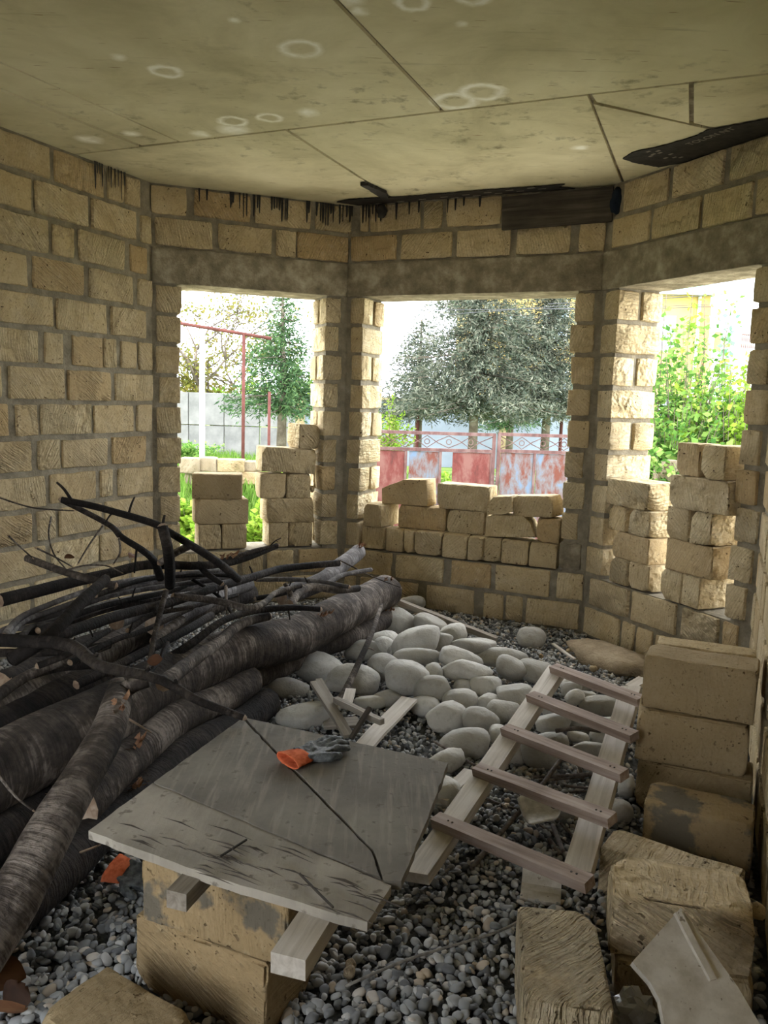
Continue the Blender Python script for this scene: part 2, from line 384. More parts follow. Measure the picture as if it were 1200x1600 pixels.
# ------------------------------------------------------------------ ceiling: concrete cast on formwork panels
def ceiling_mat():
    m, t, b = mat('ceiling_concrete', .9, .15); v = N(t, 'ShaderNodeTexCoord').outputs['Object']
    n1 = noise_(t, v, 1.6, 6, .62, .4); n2 = noise_(t, v, 9, 5, .65); n3 = noise_(t, v, 45, 3)
    c = ramp(t, n1, [(.28, S((178,170,138))), (.5, S((208,200,166))), (.72, S((226,219,188)))])
    d = ramp(t, n2, [(.56, (0,0,0)), (.72, (.75,.75,.75))]); d = math_(t, 'MULTIPLY', d, ramp(t, noise_(t, v, 1.1, 4), [(.42, (0,0,0)), (.62, (1,1,1))])); c = mix(t, d, c, S((104,96,74)))
    mpn = N(t, 'ShaderNodeMapping'); mpn.inputs['Rotation'].default_value = (0, 0, TH); mpn.inputs['Scale'].default_value = (1.2, 14, 1); LK(t, v, mpn.inputs['Vector'])
    st = noise_(t, mpn.outputs[0], 1.6, 4, .6); sr_ = ramp(t, st, [(.62, (0,0,0)), (.75, (.35,.35,.35))]); c = mix(t, sr_, c, S((140,130,100)))
    scr = noise_(t, mpn.outputs[0], 5.5, 2); s2 = ramp(t, scr, [(.715, (0,0,0)), (.74, (.7,.7,.7))]); c = mix(t, s2, c, S((128,96,64)))
    # pale lime rings left on the concrete
    warp = N(t, 'ShaderNodeVectorMath'); warp.operation = 'ADD'; wn = N(t, 'ShaderNodeTexNoise', Scale=14.0, Detail=3.0); LK(t, v, wn.inputs['Vector'])
    ws = N(t, 'ShaderNodeVectorMath'); ws.operation = 'SCALE'; ws.inputs['Scale'].default_value = .05; LK(t, wn.outputs['Color'], ws.inputs[0]); LK(t, v, warp.inputs[0]); LK(t, ws.outputs[0], warp.inputs[1])
    tot = None
    for px, py, rp_, kind in [(470,77,23,1),(258,112,17,1),(185,90,11,0),(753,144,24,1),(710,158,24,1),(645,4,20,1),(365,190,16,1),(365,203,19,0),(421,184,14,1),(482,176,14,0),(313,210,12,0),(562,17,11,0),(140,218,16,0),(365,32,8,0),(907,231,10,0),(722,38,9,0),(548,0,18,0),(205,210,11,0),(740,-8,22,1)]:
        P = onz(px, py, HC); r = rp_ * depth(P) / FPX * 1.0
        dn = N(t, 'ShaderNodeVectorMath'); dn.operation = 'DISTANCE'; LK(t, warp.outputs[0], dn.inputs[0]); dn.inputs[1].default_value = (P.x + .025, P.y + .025, P.z + .025)
        q = math_(t, 'DIVIDE', dn.outputs['Value'], r * 1.3)
        if kind: q = math_(t, 'SUBTRACT', 1.0, math_(t, 'MULTIPLY', math_(t, 'ABSOLUTE', math_(t, 'SUBTRACT', q, .95)), 2.6), clamp=True)
        else: q = math_(t, 'SUBTRACT', 1.25, q, clamp=True)
        tot = q if tot is None else math_(t, 'MAXIMUM', tot, q)
    tot = math_(t, 'MULTIPLY', tot, math_(t, 'ADD', math_(t, 'MULTIPLY', n2, 2.6), -.30), clamp=True)
    c = mix(t, tot, c, S((250,248,236)))
    LK(t, c, b.inputs['Base Color']); bump(t, b, math_(t, 'ADD', n2, math_(t, 'MULTIPLY', n3, .4)), .25, .01); return m
M_CEIL = ceiling_mat()
def grow(poly, g):
    c = sum((Vector(p) for p in poly), Vector((0,0,0))) / len(poly); return poly
BACK_L = W_L.P(-5.6, 0, 0); BACK_R = W_R.P(W_R.L, 0, 0)
x_ = .06; kk = math.tan(math.pi/8) * x_
ROOM = [W_L.P(-5.6, x_, 0), W_AB.P(-kk, x_, 0), W_BC.P(-kk, x_, 0), W_CD.P(-kk, x_, 0), W_CD.P(W_CD.L + kk, x_, 0), W_R.P(W_R.L, x_, 0)]
ROOM = [(p.x, p.y) for p in ROOM]
def cut(poly, a, b_, side):
    ax, ay = a[0], a[1]; dx, dy = b_[0]-ax, b_[1]-ay
    f = lambda p: ((p[0]-ax)*dy - (p[1]-ay)*dx) * side
    out = []
    for i, p in enumerate(poly):
        q = poly[(i+1) % len(poly)]; fp, fq = f(p), f(q)
        if fp >= 0: out.append(p)
        if fp*fq < 0: t = fp/(fp-fq); out.append((p[0]+(q[0]-p[0])*t, p[1]+(q[1]-p[1])*t))
    return out
def seam(a, b_): return onz(a[0], a[1], HC), onz(b_[0], b_[1], HC)
S0 = seam((130,240), (1195,116)); Sa = seam((0,98), (280,222)); Sb = seam((455,208), (590,295)); Sc = seam((525,0), (690,173)); Sd = seam((921,148), (974,282)); Se = seam((921,160), (1140,207)); Sf = seam((1080,126), (1078,190)); Sg = seam((0,140), (228,232))
near = cut(ROOM, *S0, 1); far = cut(ROOM, *S0, -1)
if min(p[1] for p in near) > min(p[1] for p in far): near, far = far, near
def split(poly, sm): return [p for p in (cut(poly, *sm, 1), cut(poly, *sm, -1)) if len(p) > 2]
panels = []
for q in split(near, Sa):
    for q2 in split(q, Sc):
        # strip by the wall takes the extra seam
        cx = sum(p[0] for p in q2)/len(q2); panels.append(q2)
tmp = []
for q in panels:
    s1, s2 = cut(q, *Sa, 1), cut(q, *Sa, -1)
    cx = sum(p[0] for p in q)/len(q)
    tmp += split(q, Sg) if cx < -2.0 else [q]
panels = tmp
for q in split(far, Sb):
    for q2 in split(q, Sd):
        cx = sum(p[0] for p in q2)/len(q2)
        if cx > 1.35:
            for q3 in split(q2, Se): panels += split(q3, Sf) if sum(p[1] for p in q3)/len(q3) < 4.6 else [q3]
        else: panels.append(q2)
mb = MB(); big = [(p[0]*1.0, p[1]) for p in ROOM]
out_ = [W_L.P(-5.6, TK, 0), W_AB.P(-.15, TK, 0), W_BC.P(-.15, TK, 0), W_CD.P(-.15, TK, 0), W_CD.P(W_CD.L+.15, TK, 0), W_R.P(W_R.L, TK, 0)]
mb.prism([(p.x, p.y) for p in out_], HC + .016, HC + .25)
CEIL = put('ceiling', mb.me(), None, None, M_LINTEL, kind='structure', label='bare concrete ceiling slab marked by formwork panels')
R = random.Random(11)
for q in panels:
    c = (sum(p[0] for p in q)/len(q), sum(p[1] for p in q)/len(q)); ins = []
    n = len(q)
    for i in range(n):   # pull each edge in by a few millimetres so the seams read as grooves
        p0, p1, p2 = Vector(q[i-1]), Vector(q[i]), Vector(q[(i+1) % n])
        d1, d2 = (p1-p0), (p2-p1)
        if d1.length < 1e-5 or d2.length < 1e-5: continue
        d1.normalize(); d2.normalize(); cc = Vector(c) - p1; v = Vector((0, 0))
        for d in (d1, d2):
            nn = Vector((-d.y, d.x)); nn = nn if nn.dot(cc) > 0 else -nn; v += nn * .011
        ins.append((p1.x+v.x, p1.y+v.y))
    if len(ins) < 3: continue
    b2 = MB(); b2.prism(ins, HC + R.uniform(-.004, .004), HC + .02)
    put('ceiling_panel', b2.me(), None, CEIL, M_CEIL)

# ------------------------------------------------------------------ floor
def in_room(x, y, m=0.0):
    p = Vector((x, y, 0))
    for wl in (W_L, W_AB, W_BC, W_CD, W_R):
        if (p - wl.q).dot(wl.out) > -m: return False
    return True
def floor_h(x, y): return .018 * nv(x*1.3, y*1.3, .3) + .008 * nv(x*5, y*5, 2.0)
V = []; F = []; gx = np.linspace(-4.2, 2.5, 60); gy = np.linspace(-.8, 6.7, 66)
for y in gy:
    for x in gx: V.append((x, y, floor_h(x, y) - .004))
for j in range(len(gy)-1):
    for i in range(len(gx)-1):
        a = j*len(gx)+i; cxy = ((gx[i]+gx[i+1])/2, (gy[j]+gy[j+1])/2)
        if in_room(cxy[0], cxy[1], -.2): F.append((a, a+1, a+1+len(gx), a+len(gx)))
FLOOR = put('floor', mesh(V, F), None, None, M_SUBFLOOR, kind='structure', label='gravel covered ground floor of the unfinished room')

# ------------------------------------------------------------------ loose blocks standing on the sills
LB = [200]
def loose(name, label, M, L, D, H, group=None, mt=None, cat='stone block', amp=.004, chip=1.0, r=.006, res=(15, 8, 8)):
    LB[0] += 1
    o = put(name, rough_block(L, D, H, LB[0], res, r, amp, 11.0, chip), M, None, mt or M_STONE_L); return tag(o, label, cat, group)
def sill_block(wl, x0, x1, row, label, d0=.03, dp=.19, yaw=0.0, tilt=0.0, lift=0.0, h=None, group=None, nm='loose_stone_block', mt=None, pitch=None):
    pitch = pitch or {id(W_AB): .186, id(W_BC): .172, id(W_CD): .188}[id(wl)]; h = h or pitch - .002
    z0 = SILL + row * pitch + .003 + lift; zm = z0 + h/2
    u0, u1 = wl.ux(x0, zm, d0), wl.ux(x1, zm, d0); oa, ob = {id(W_AB): OPEN['AB'], id(W_BC): OPEN['BC'], id(W_CD): OPEN['CD']}[id(wl)]
    u0 = max(u0, oa + .008); u1 = min(u1, ob - .012)
    M = wl.M((u0+u1)/2, d0 + dp/2, zm, yaw) @ Matrix.Rotation(tilt, 4, 'Y')
    return loose(nm, label, M, u1-u0-.004, dp, h, group, mt)
def z5(a): return 220 + a/3
G1, G2 = 'loose blocks stacked in the window beside the logs', 'loose blocks dry-laid in the middle window'
WA = 'in log-side window'
sill_block(W_AB, z5(272), z5(377), 0, 'left of two square-faced blocks at the foot of the three-row stack ' + WA, dp=.25, group=G1)
sill_block(W_AB, z5(380), z5(498), 0, 'right of two square-faced blocks at the foot of the three-row stack ' + WA, dp=.20, group=G1)
sill_block(W_AB, z5(258), z5(508), 1, 'long pale block in the middle of the three-row stack ' + WA, dp=.24, yaw=-.03, group=G1)
sill_block(W_AB, z5(252), z5(486), 2, 'yellowish block turned askew on top of the three-row stack ' + WA, dp=.19, yaw=-.22, group=G1, mt=M_STONE_C)
sill_block(W_AB, z5(600), z5(692), 0, 'square-faced block at tall stack foot, beside the gap, ' + WA, dp=.24, group=G1)
sill_block(W_AB, z5(695), z5(806), 0, 'square-faced block at the foot of the tall stack, against the pier, ' + WA, dp=.19, group=G1)
sill_block(W_AB, z5(592), z5(812), 1, 'long block in the second row of the tall stack ' + WA, dp=.26, group=G1)
sill_block(W_AB, z5(560), z5(681), 2, 'end-on block in third row of tall stack, beside the gap, ' + WA, dp=.2, group=G1)
sill_block(W_AB, z5(684), z5(798), 2, 'end-on block in third row of tall stack, by the pier, ' + WA, dp=.2, group=G1)
sill_block(W_AB, z5(566), z5(822), 3, 'long tilted block in the fourth row of the tall stack ' + WA, dp=.22, tilt=.06, group=G1, lift=.008)
sill_block(W_AB, z5(726), z5(832), 4, 'short block topping the tall stack ' + WA, dp=.22, tilt=.06, yaw=.2, group=G1, lift=.002)
P = W_AB.P(W_AB.ux(z5(806), .93, 0), .05, .86)
tag(put('stone_chip', rough_block(.05, .05, .06, 77, (5,5,5), .015, .006, 30, 1), Matrix.Translation(P), None, M_STONE_C), 'small orange stone chip wedged beside the pier of the tall stack', 'stone')
def z8(a): return 540 + a/3
WM_ = 'on gate-side sill'
for a, b_, dp, dd, lab in \
       [(75,184,.2,.02,'square pale block in the bottom dry row, by the log-side pier, '), (187,268,.2,.0,'yellow-tan end block in the bottom dry row, second from the log-side pier, '), (271,318,.2,.0,'narrow upright block in the bottom dry row '), (321,447,.2,.0,'yellowish squarish block in the bottom dry row, beside the narrow one, '),
        (452,568,.2,-.01,'pale worn squarish block in the middle of the bottom dry row '), (570,641,.2,-.01,'narrow pale block with chipped top in the bottom dry row '), (646,727,.2,.02,'grooved narrow block in the bottom dry row '), (731,857,.2,.02,'flat pale squarish block in the bottom dry row, beside the scorched one, '), (860,991,.2,.02,'rounded block with a dark scorch mark ')]:
    sill_block(W_BC, z8(a), z8(b_), 0, lab + WM_, d0=dd, dp=dp, group=G2)
sill_block(W_BC, z8(88), z8(176), 1, 'end-on block starting the second dry row ' + WM_, d0=.0, dp=.28, yaw=-.1, group=G2)
sill_block(W_BC, z8(246), z8(468), 1, 'long tan block in the second dry row ' + WM_, d0=.10, dp=.19, group=G2)
sill_block(W_BC, z8(474), z8(650), 1, 'tan block under the tallest block ' + WM_, d0=.10, dp=.19, group=G2)
sill_block(W_BC, z8(893), z8(1004), 1, 'square block beside the pier, second dry row ' + WM_, d0=.05, dp=.19, group=G2)
sill_block(W_BC, z8(427), z8(676), 2, 'upright tan block standing highest ' + WM_, d0=.10, dp=.19, group=G2, h=.185)
sill_block(W_BC, z8(784), z8(990), 2, 'tilted yellowish block lying across two others ' + WM_, d0=.06, dp=.19, tilt=-.10, yaw=-.18, lift=.0, group=G2, h=.15)
def broken(label, wl, pts, d0, dp, row_z, name='broken_stone_block', mt=None, group=None, seed=1):
    # outline in (px, py) on the block face, extruded to its real thickness
    prof = []
    for px, py in pts:
        lo, hi = row_z - .02, row_z + .5
        d = ray(px, py); t = (wl.P(0, d0, 0) - EYEP).dot(wl.out) / d.dot(wl.out); P_ = EYEP + d * t
        prof.append(((P_ - wl.q).dot(wl.e), P_.z))
    mz = min(p[1] for p in prof); prof = [(a, z - mz + row_z) for a, z in prof]
    uc = sum(p[0] for p in prof)/len(prof); zc = sum(p[1] for p in prof)/len(prof)
    out = []
    for i, p in enumerate(prof):   # densify and roughen the outline
        q = prof[(i+1) % len(prof)]; n = max(1, int(math.hypot(q[0]-p[0], q[1]-p[1]) / .03))
        for k in range(n):
            a = k/n; out.append((p[0]+(q[0]-p[0])*a - uc + nv(i, k, seed)*.004, p[1]+(q[1]-p[1])*a - zc + nv(k, i, seed+3)*.004))
    n = len(out); lay = [(-dp/2, .965), (-dp/2+.008, 1), (0, 1), (dp/2-.008, 1), (dp/2, .965)]
    V = []; F = []
    for y, s_ in lay: V += [(x*s_, y + nv(x*9, z*9, y, seed)*.004, z*s_) for x, z in out]
    for l in range(len(lay)-1):
        for i in range(n): F.append((l*n+i, l*n+(i+1) % n, (l+1)*n+(i+1) % n, (l+1)*n+i))
    F.append(tuple(range(n))[::-1]); F.append(tuple(range((len(lay)-1)*n, len(lay)*n)))
    me = mesh(V, [f[::-1] for f in F], True)
    for pl in me.polygons:
        if len(pl.vertices) > 4: pl.use_smooth = False
    return tag(put(name, me, wl.M(uc, d0 + dp/2, zc), None, mt or M_STONE_L), label, 'stone block', group)
zz = lambda a, b_: (540 + a/3, 700 + b_/3)
broken('long block with a broken-off top corner starting the top row on gate-side sill', W_BC, [zz(168,268), zz(168,200), zz(205,182), zz(238,172), zz(270,158), zz(380,160), zz(384,285)], .10, .19, .768, seed=3, group=G2)
broken('block with its corner snapped off along a slant on gate-side sill', W_BC, [zz(652,456), zz(655,366), zz(690,356), zz(830,360), zz(862,395), zz(888,462)], .05, .19, .596, seed=5, group=G2)
broken('small rough broken block lump under the tilted one on gate-side sill', W_BC, [zz(660,352), zz(664,300), zz(690,268), zz(778,266), zz(778,340), zz(735,352)], .06, .16, .755, seed=9, group=G2)
def z9(a): return 860 + a/3.53
WC = 'on bush-side sill'
G3 = 'loose blocks stacked in the window by the bush'
for a, b_, row, dp, d0, lab in [(325,423,0,.19,.0,'narrow block at the foot of the four-row stack, pier side, '), (428,540,0,.2,.0,'block at the foot of the four-row stack, beside the narrow one, '), (340,540,1,.25,.0,'long block in the second row of the four-row stack '),
        (298,418,2,.15,.02,'square block in the third row of the four-row stack, pier side, '), (430,552,2,.25,.0,'square block in the third row of the four-row stack, beside the gap, '), (300,547,3,.26,-.01,'long grooved block topping the four-row stack '),
        (604,722,0,.2,-.01,'narrow block at the foot of the five-row stack '), (725,826,0,.3,-.01,'deep end-on block at the foot of the five-row stack '), (635,892,1,.25,-.02,'long grooved block in the second row of the five-row stack '),
        (640,762,2,.2,-.02,'end-on block in the third row of the five-row stack '), (768,882,2,.3,-.03,'deep pale block in the third row of the five-row stack '), (655,1000,3,.2,-.04,'long stained block in the fourth row of the five-row stack '),
        (695,826,4,.2,-.03,'square block topping the five-row stack, beside its pair, '), (830,966,4,.26,-.04,'deep square block topping the five-row stack, pier side, ')]:
    sill_block(W_CD, z9(a), z9(b_), row, lab + WC, d0=d0, dp=dp, yaw=rnd.uniform(-.03, .03), pitch=.168 if 'four-row' in lab else .188, group=G3, mt=M_STONE if rnd.random() < .6 else M_STONE_L)

# ------------------------------------------------------------------ foreground blocks
def px_block(name, label, a, b_, z0, H, D, mt=None, group=None, back=0.0, Lfix=None, amp=.006, chip=1.0, tilt=None, res=(18, 10, 10), r=.006):
    # a, b_: sight-line points of the near bottom edge (left end, right end) at height z0; the block runs D away from the camera
    A, B = onz(a[0], a[1], z0), onz(b_[0], b_[1], z0); ex = (B - A); L = Lfix or ex.length; ex.normalize(); ey = Vector((-ex.y, ex.x, 0))
    c = A + ex * (L/2) + ey * (D/2 + back) + Vector((0, 0, H/2))
    M = Matrix.Translation(c) @ Matrix(((ex.x, ey.x, 0, 0), (ex.y, ey.y, 0, 0), (0, 0, 1, 0), (0, 0, 0, 1)))
    if tilt: M = M @ tilt
    LB[0] += 1
    return tag(put(name, rough_block(L, D, H, LB[0], res, r, amp, 9.0, chip), M, None, mt or M_STONE_C), label, 'stone block', group)
GF = 'stone blocks stacked along the right wall'
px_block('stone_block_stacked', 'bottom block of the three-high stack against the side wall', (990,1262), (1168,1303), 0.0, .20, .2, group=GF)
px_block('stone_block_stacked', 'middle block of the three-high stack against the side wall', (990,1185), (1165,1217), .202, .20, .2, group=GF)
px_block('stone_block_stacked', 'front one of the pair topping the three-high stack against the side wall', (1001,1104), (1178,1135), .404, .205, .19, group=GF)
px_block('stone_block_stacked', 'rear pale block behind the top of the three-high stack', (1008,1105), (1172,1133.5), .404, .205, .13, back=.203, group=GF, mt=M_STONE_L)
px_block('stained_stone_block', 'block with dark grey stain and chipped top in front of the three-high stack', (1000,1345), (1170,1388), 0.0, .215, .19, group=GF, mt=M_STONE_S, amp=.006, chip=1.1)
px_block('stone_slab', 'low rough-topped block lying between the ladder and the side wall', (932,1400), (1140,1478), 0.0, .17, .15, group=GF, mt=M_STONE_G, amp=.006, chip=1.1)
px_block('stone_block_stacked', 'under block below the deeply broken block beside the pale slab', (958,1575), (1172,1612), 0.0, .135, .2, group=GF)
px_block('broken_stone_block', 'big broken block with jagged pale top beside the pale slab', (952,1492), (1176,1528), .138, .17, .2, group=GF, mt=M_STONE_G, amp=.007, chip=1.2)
# block in the foreground with deep saw grooves on its top
A = onz(820, 1531, .205); B = onz(955, 1547, .205)
px_block('grooved_stone_block', 'block with deep diagonal saw grooves on top, end of rebar beside it', (812,1688), (942,1704), 0.0, .205, .36, mt=M_STONE_T, group=GF, Lfix=.2, amp=.006)
GROOVED = bpy.context.scene.objects['grooved_stone_block']
# pillar of two blocks that carries the plywood
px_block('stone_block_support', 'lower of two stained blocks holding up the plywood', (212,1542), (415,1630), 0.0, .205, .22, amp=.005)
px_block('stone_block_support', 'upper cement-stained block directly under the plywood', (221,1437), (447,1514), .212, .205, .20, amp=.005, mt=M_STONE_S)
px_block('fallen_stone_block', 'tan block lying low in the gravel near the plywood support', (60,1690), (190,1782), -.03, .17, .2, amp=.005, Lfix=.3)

# ------------------------------------------------------------------ gravel
import bmesh
def ico(sub):
    bm = bmesh.new(); bmesh.ops.create_icosphere(bm, subdivisions=sub, radius=1.0); bm.verts.ensure_lookup_table()
    V = np.array([v.co[:] for v in bm.verts]); F = np.array([[v.index for v in f.verts] for f in bm.faces]); bm.free(); return V, F
IC1, IC2, IC3 = ico(1), ico(2), ico(3)
def gravel_mat():
    m, t, b = mat('gravel', .75, .3); g = N(t, 'ShaderNodeNewGeometry'); v = N(t, 'ShaderNodeTexCoord').outputs['Object']
    c = ramp(t, g.outputs['Random Per Island'], [(0, S((92,94,96))), (.3, S((138,140,140))), (.6, S((166,167,164))), (.86, S((192,190,184))), (.93, S((186,166,138))), (1, S((218,216,210)))])
    c = mix(t, math_(t, 'MULTIPLY', noise_(t, v, 60, 3), .4), c, S((120,120,118))); LK(t, c, b.inputs['Base Color']); return m
M_GRAVEL = gravel_mat()
def pebble_mat():
    m, t, b = mat('pebble', .75, .3); v, rn = objvec(t)
    c = ramp(t, rn, [(0, S((92,94,96))), (.3, S((138,140,140))), (.6, S((166,167,164))), (.86, S((192,190,184))), (.93, S((186,166,138))), (1, S((218,216,210)))])
    c = mix(t, math_(t, 'MULTIPLY', noise_(t, v, 60, 3), .4), c, S((120,120,118))); LK(t, c, b.inputs['Base Color']); return m
M_PEBBLE = pebble_mat()
def pebble_shape(base, seed):
    R = random.Random(seed); V = base.copy(); out = []
    for x, y, z in V:
        k = 1 + .34 * nv(x*.9, y*.9, z*.9, seed) + .12 * nv(x*2.2, y*2.2, z*2.2, seed+5); out.append((x*k, y*k, z*k))
    return np.array(out)
def rotm(rng, n, flat=.5):
    a = rng.uniform(0, 2*np.pi, n); b = rng.normal(0, flat, n); c = rng.normal(0, flat, n)
    ca, sa, cb, sb, cc, sc = np.cos(a), np.sin(a), np.cos(b), np.sin(b), np.cos(c), np.sin(c)
    M = np.empty((n, 3, 3))
    M[:,0,0] = ca*cb; M[:,0,1] = ca*sb*sc - sa*cc; M[:,0,2] = ca*sb*cc + sa*sc
    M[:,1,0] = sa*cb; M[:,1,1] = sa*sb*sc + ca*cc; M[:,1,2] = sa*sb*cc - ca*sc
    M[:,2,0] = -sb; M[:,2,1] = cb*sc; M[:,2,2] = cb*cc
    return M
rng = np.random.default_rng(5)
def scatter(n, ylo, yhi, base, size, seed, keep=None):
    shapes = [pebble_shape(base[0], seed*10 + i) for i in range(8)]; nvx = len(base[0]); VV = []; FF = []; off = 0
    P = np.stack([rng.uniform(-3.6, 2.1, n), rng.uniform(ylo, yhi, n)], 1)
    ok = np.array([in_room(x, y, .02) and (x > -1.9 - .0*y or True) for x, y in P]); P = P[ok]
    # inside the picture with a margin
    ok = np.array([(-750 < proj((x, y, .02))[0] < 1500) and proj((x, y, .02))[1] < 1800 for x, y in P]); P = P[ok]
    m = len(P); s = size * rng.uniform(.62, 1.35, m)[:, None] * np.stack([rng.uniform(.9, 1.35, m), rng.uniform(.7, 1.0, m), rng.uniform(.38, .7, m)], 1)
    Rm = rotm(rng, m, .55); z = np.array([floor_h(x, y) for x, y in P]) + rng.uniform(-.004, .016, m)
    for k in range(8):
        sel = np.arange(m) % 8 == k; q = shapes[k][None] * s[sel][:, None, :]; q = np.einsum('nij,nvj->nvi', Rm[sel], q)
        q += np.concatenate([P[sel], z[sel][:, None]], 1)[:, None, :]; c = sel.sum()
        VV.append(q.reshape(-1, 3)); FF.append((base[1][None] + (np.arange(c) * nvx)[:, None, None]).reshape(-1, 3) + off); off += c * nvx
    return np.concatenate(VV), np.concatenate(FF)
Va, Fa = scatter(25000, 1.35, 3.0, IC2, .0118, 1)
Vb, Fb = scatter(40000, 2.9, 6.3, IC1, .0128, 2)
V = np.concatenate([Va, Vb]); F = np.concatenate([Fa, Fb + len(Va)])
g = put('gravel', npmesh(V, F), None, None, M_GRAVEL); tag(g, 'grey crushed gravel spread over the floor', 'gravel'); g['kind'] = 'stuff'
PEB = [npmesh(pebble_shape(IC2[0], 300 + i) * np.array([1.2, .9, .6]), IC2[1]) for i in range(8)]
for m_ in PEB: m_.materials.append(M_PEBBLE)
R = random.Random(21); cnt = 0
BLOCKED = []   # filled footprints of blocks (x, y, radius)
for o in list(COL.objects):
    if o.type == 'MESH' and o.parent is None and ('stone' in o.name) and o.matrix_basis.translation.z < .2: BLOCKED.append((o.matrix_basis.translation.x, o.matrix_basis.translation.y, .20))
while cnt < 300:
    px, py = R.uniform(0, 900), 1600 - abs(R.gauss(0, 95)); P = onz(px, py, .02)
    if py < 1380 or not in_room(P.x, P.y, .05) or any((P.x-a)**2 + (P.y-b_)**2 < c*c for a, b_, c in BLOCKED): continue
    s = .0145 * R.uniform(.75, 1.3)
    M = Matrix.Translation((P.x, P.y, floor_h(P.x, P.y) + .012 + R.uniform(0, .006))) @ Matrix.Rotation(R.uniform(0, 6.28), 4, 'Z') @ Matrix.Rotation(R.gauss(0, .35), 4, 'X') @ Matrix.Rotation(R.gauss(0, .35), 4, 'Y') @ Matrix.Diagonal((s, s, s, 1))
    tag(put('gravel_pebble', PEB[cnt % 8], M), 'small grey crushed stone lying on the gravel floor', 'pebble', 'loose gravel pebbles on top of the gravel floor'); cnt += 1

# ------------------------------------------------------------------ river boulders
def boulder_mat():
    m, t, b = mat('boulder', .72, .3); v, rn = objvec(t)
    n1 = noise_(t, v, 3.5, 6, .6); n2 = noise_(t, v, 28, 4)
    c = ramp(t, n1, [(.3, S((150,147,138))), (.5, S((190,187,178))), (.7, S((214,212,204)))])
    c = mix(t, ramp(t, rn, [(.3, (0,0,0)), (.95, (.75,.75,.75))]), c, S((146,143,134)))
    c = mix(t, ramp(t, n2, [(.52, (0,0,0)), (.72, (.5,.5,.5))]), c, S((132,124,108))); LK(t, c, b.inputs['Base Color'])
    bump(t, b, math_(t, 'ADD', n1, math_(t, 'MULTIPLY', n2, .35)), .6, .02); return m
M_BOULDER = boulder_mat()
q4 = lambda l: [(400 + a/3.333, 900 + b_/3.333, w_/3.333, h_/3.333, an) for a, b_, w_, h_, an in l]
q6 = lambda l: [(640 + a/3.158, 920 + b_/3.158, w_/3.158, h_/3.158, an) for a, b_, w_, h_, an in l]
q7 = lambda l: [(780 + a/5, 960 + b_/5, w_/5, h_/5, an) for a, b_, w_, h_, an in l]
BL = q4([(155,580,210,110,-5),(340,490,240,150,-25),(250,735,260,130,8),(500,545,235,150,0),(580,385,220,100,10),(665,345,150,110,15),(660,475,155,125,0),(750,240,180,130,-5),(905,255,160,90,-20),(1020,305,150,90,20),(812,150,135,85,15),
    (845,350,265,130,20),(840,420,228,78,5),(945,345,150,80,30),(1060,430,200,105,-8),(1110,365,190,70,0),(785,530,210,165,0),(925,500,90,85,0),(1100,505,260,110,-10),(920,590,180,125,0),(695,635,150,82,0),(590,660,150,75,5),
    (880,680,160,98,0),(1060,660,180,125,10),(995,735,205,145,0),(1095,875,245,145,10),(985,970,190,125,25),(560,215,100,80,0),(705,145,100,90,0)]) + \
     q6([(600,245,130,95,-5),(320,280,190,75,5),(450,335,235,85,0),(500,395,145,105,-20),(635,410,205,110,-15),(370,485,145,115,0),(515,535,175,125,0),(270,490,100,80,0),(385,570,115,95,10),(350,665,165,130,0),(465,605,135,105,10),(440,720,90,95,0),(180,1010,135,135,-20)]) + \
     q7([(615,545,215,155,15),(560,580,155,115,20),(590,650,135,105,30),(700,640,145,85,-10),(805,710,290,130,5),(430,740,175,110,10),(560,800,165,105,-20),(420,850,265,135,10),(670,860,235,105,-8),(620,960,165,80,-10),(830,890,175,135,30),(400,1000,240,130,10)]) + \
     [(840,1175,56,44,-20),(806,1178,30,34,0),(925,1200,32,17,-20),(920,1170,58,20,5),(880,1266,34,30,0),(978,1230,22,40,0),(968,1268,34,36,0),(945,1152,50,34,20),(641,946,38,22,0),(600,1010,30,26,0)]
def mound(px, py):   # height of the heap under a stone
    return .16 * math.exp(-((px-690)/110)**2 - ((py-1020)/55)**2) + .07 * math.exp(-((px-880)/90)**2 - ((py-1110)/60)**2)
def boulder(i, cx, cy, w_, h_, an, label, nm='river_boulder', group='heap of pale river boulders', zadd=0.0):
    P = onz(cx, cy, .08); k = depth(P) / FPX
    a, c = w_ * k / 2, h_ * k / 2; c2 = c * .92; zc = floor_h(P.x, P.y) + max(.6*c2, mound(cx, cy) + c2 * .78) + zadd
    P = onz(cx, cy, zc); k = depth(P) / FPX; a, c = w_ * k / 2 * 1.03, h_ * k / 2 * 1.0
    base = IC3[0]; out = []; Rc = random.Random(900+i); cuts = [(Vector((Rc.gauss(0,1), Rc.gauss(0,1), Rc.gauss(0,1))).normalized(), Rc.uniform(.66, .92)) for _ in range(Rc.randint(2, 5))]
    for x, y, z in base:
        kk_ = 1 + .22 * nv(x*.8, y*.8, z*.8, i*1.7) + .07 * nv(x*1.9, y*1.9, z*1.9, i*2.9)
        sg = lambda q: math.copysign(abs(q)**.86, q)
        p_ = Vector((sg(x)*kk_, sg(y)*kk_, sg(z)*kk_))
        for n_, d_ in cuts:
            e_ = p_.dot(n_) - d_
            if e_ > 0: p_ -= n_ * (e_ * .82)
        out.append((p_.x*a*1.13, p_.y*c*1.28, p_.z*c*1.10))
    M = Matrix.Translation(P) @ Matrix.Rotation(math.radians(an), 4, Vector((-P.x, -P.y, .6)).normalized()) @ Matrix.Rotation(-math.atan2(P.x, P.y) + .0, 4, 'Z')
    return tag(put(nm, npmesh(np.array(out), IC3[1]), M, None, M_BOULDER), label, 'boulder', group)
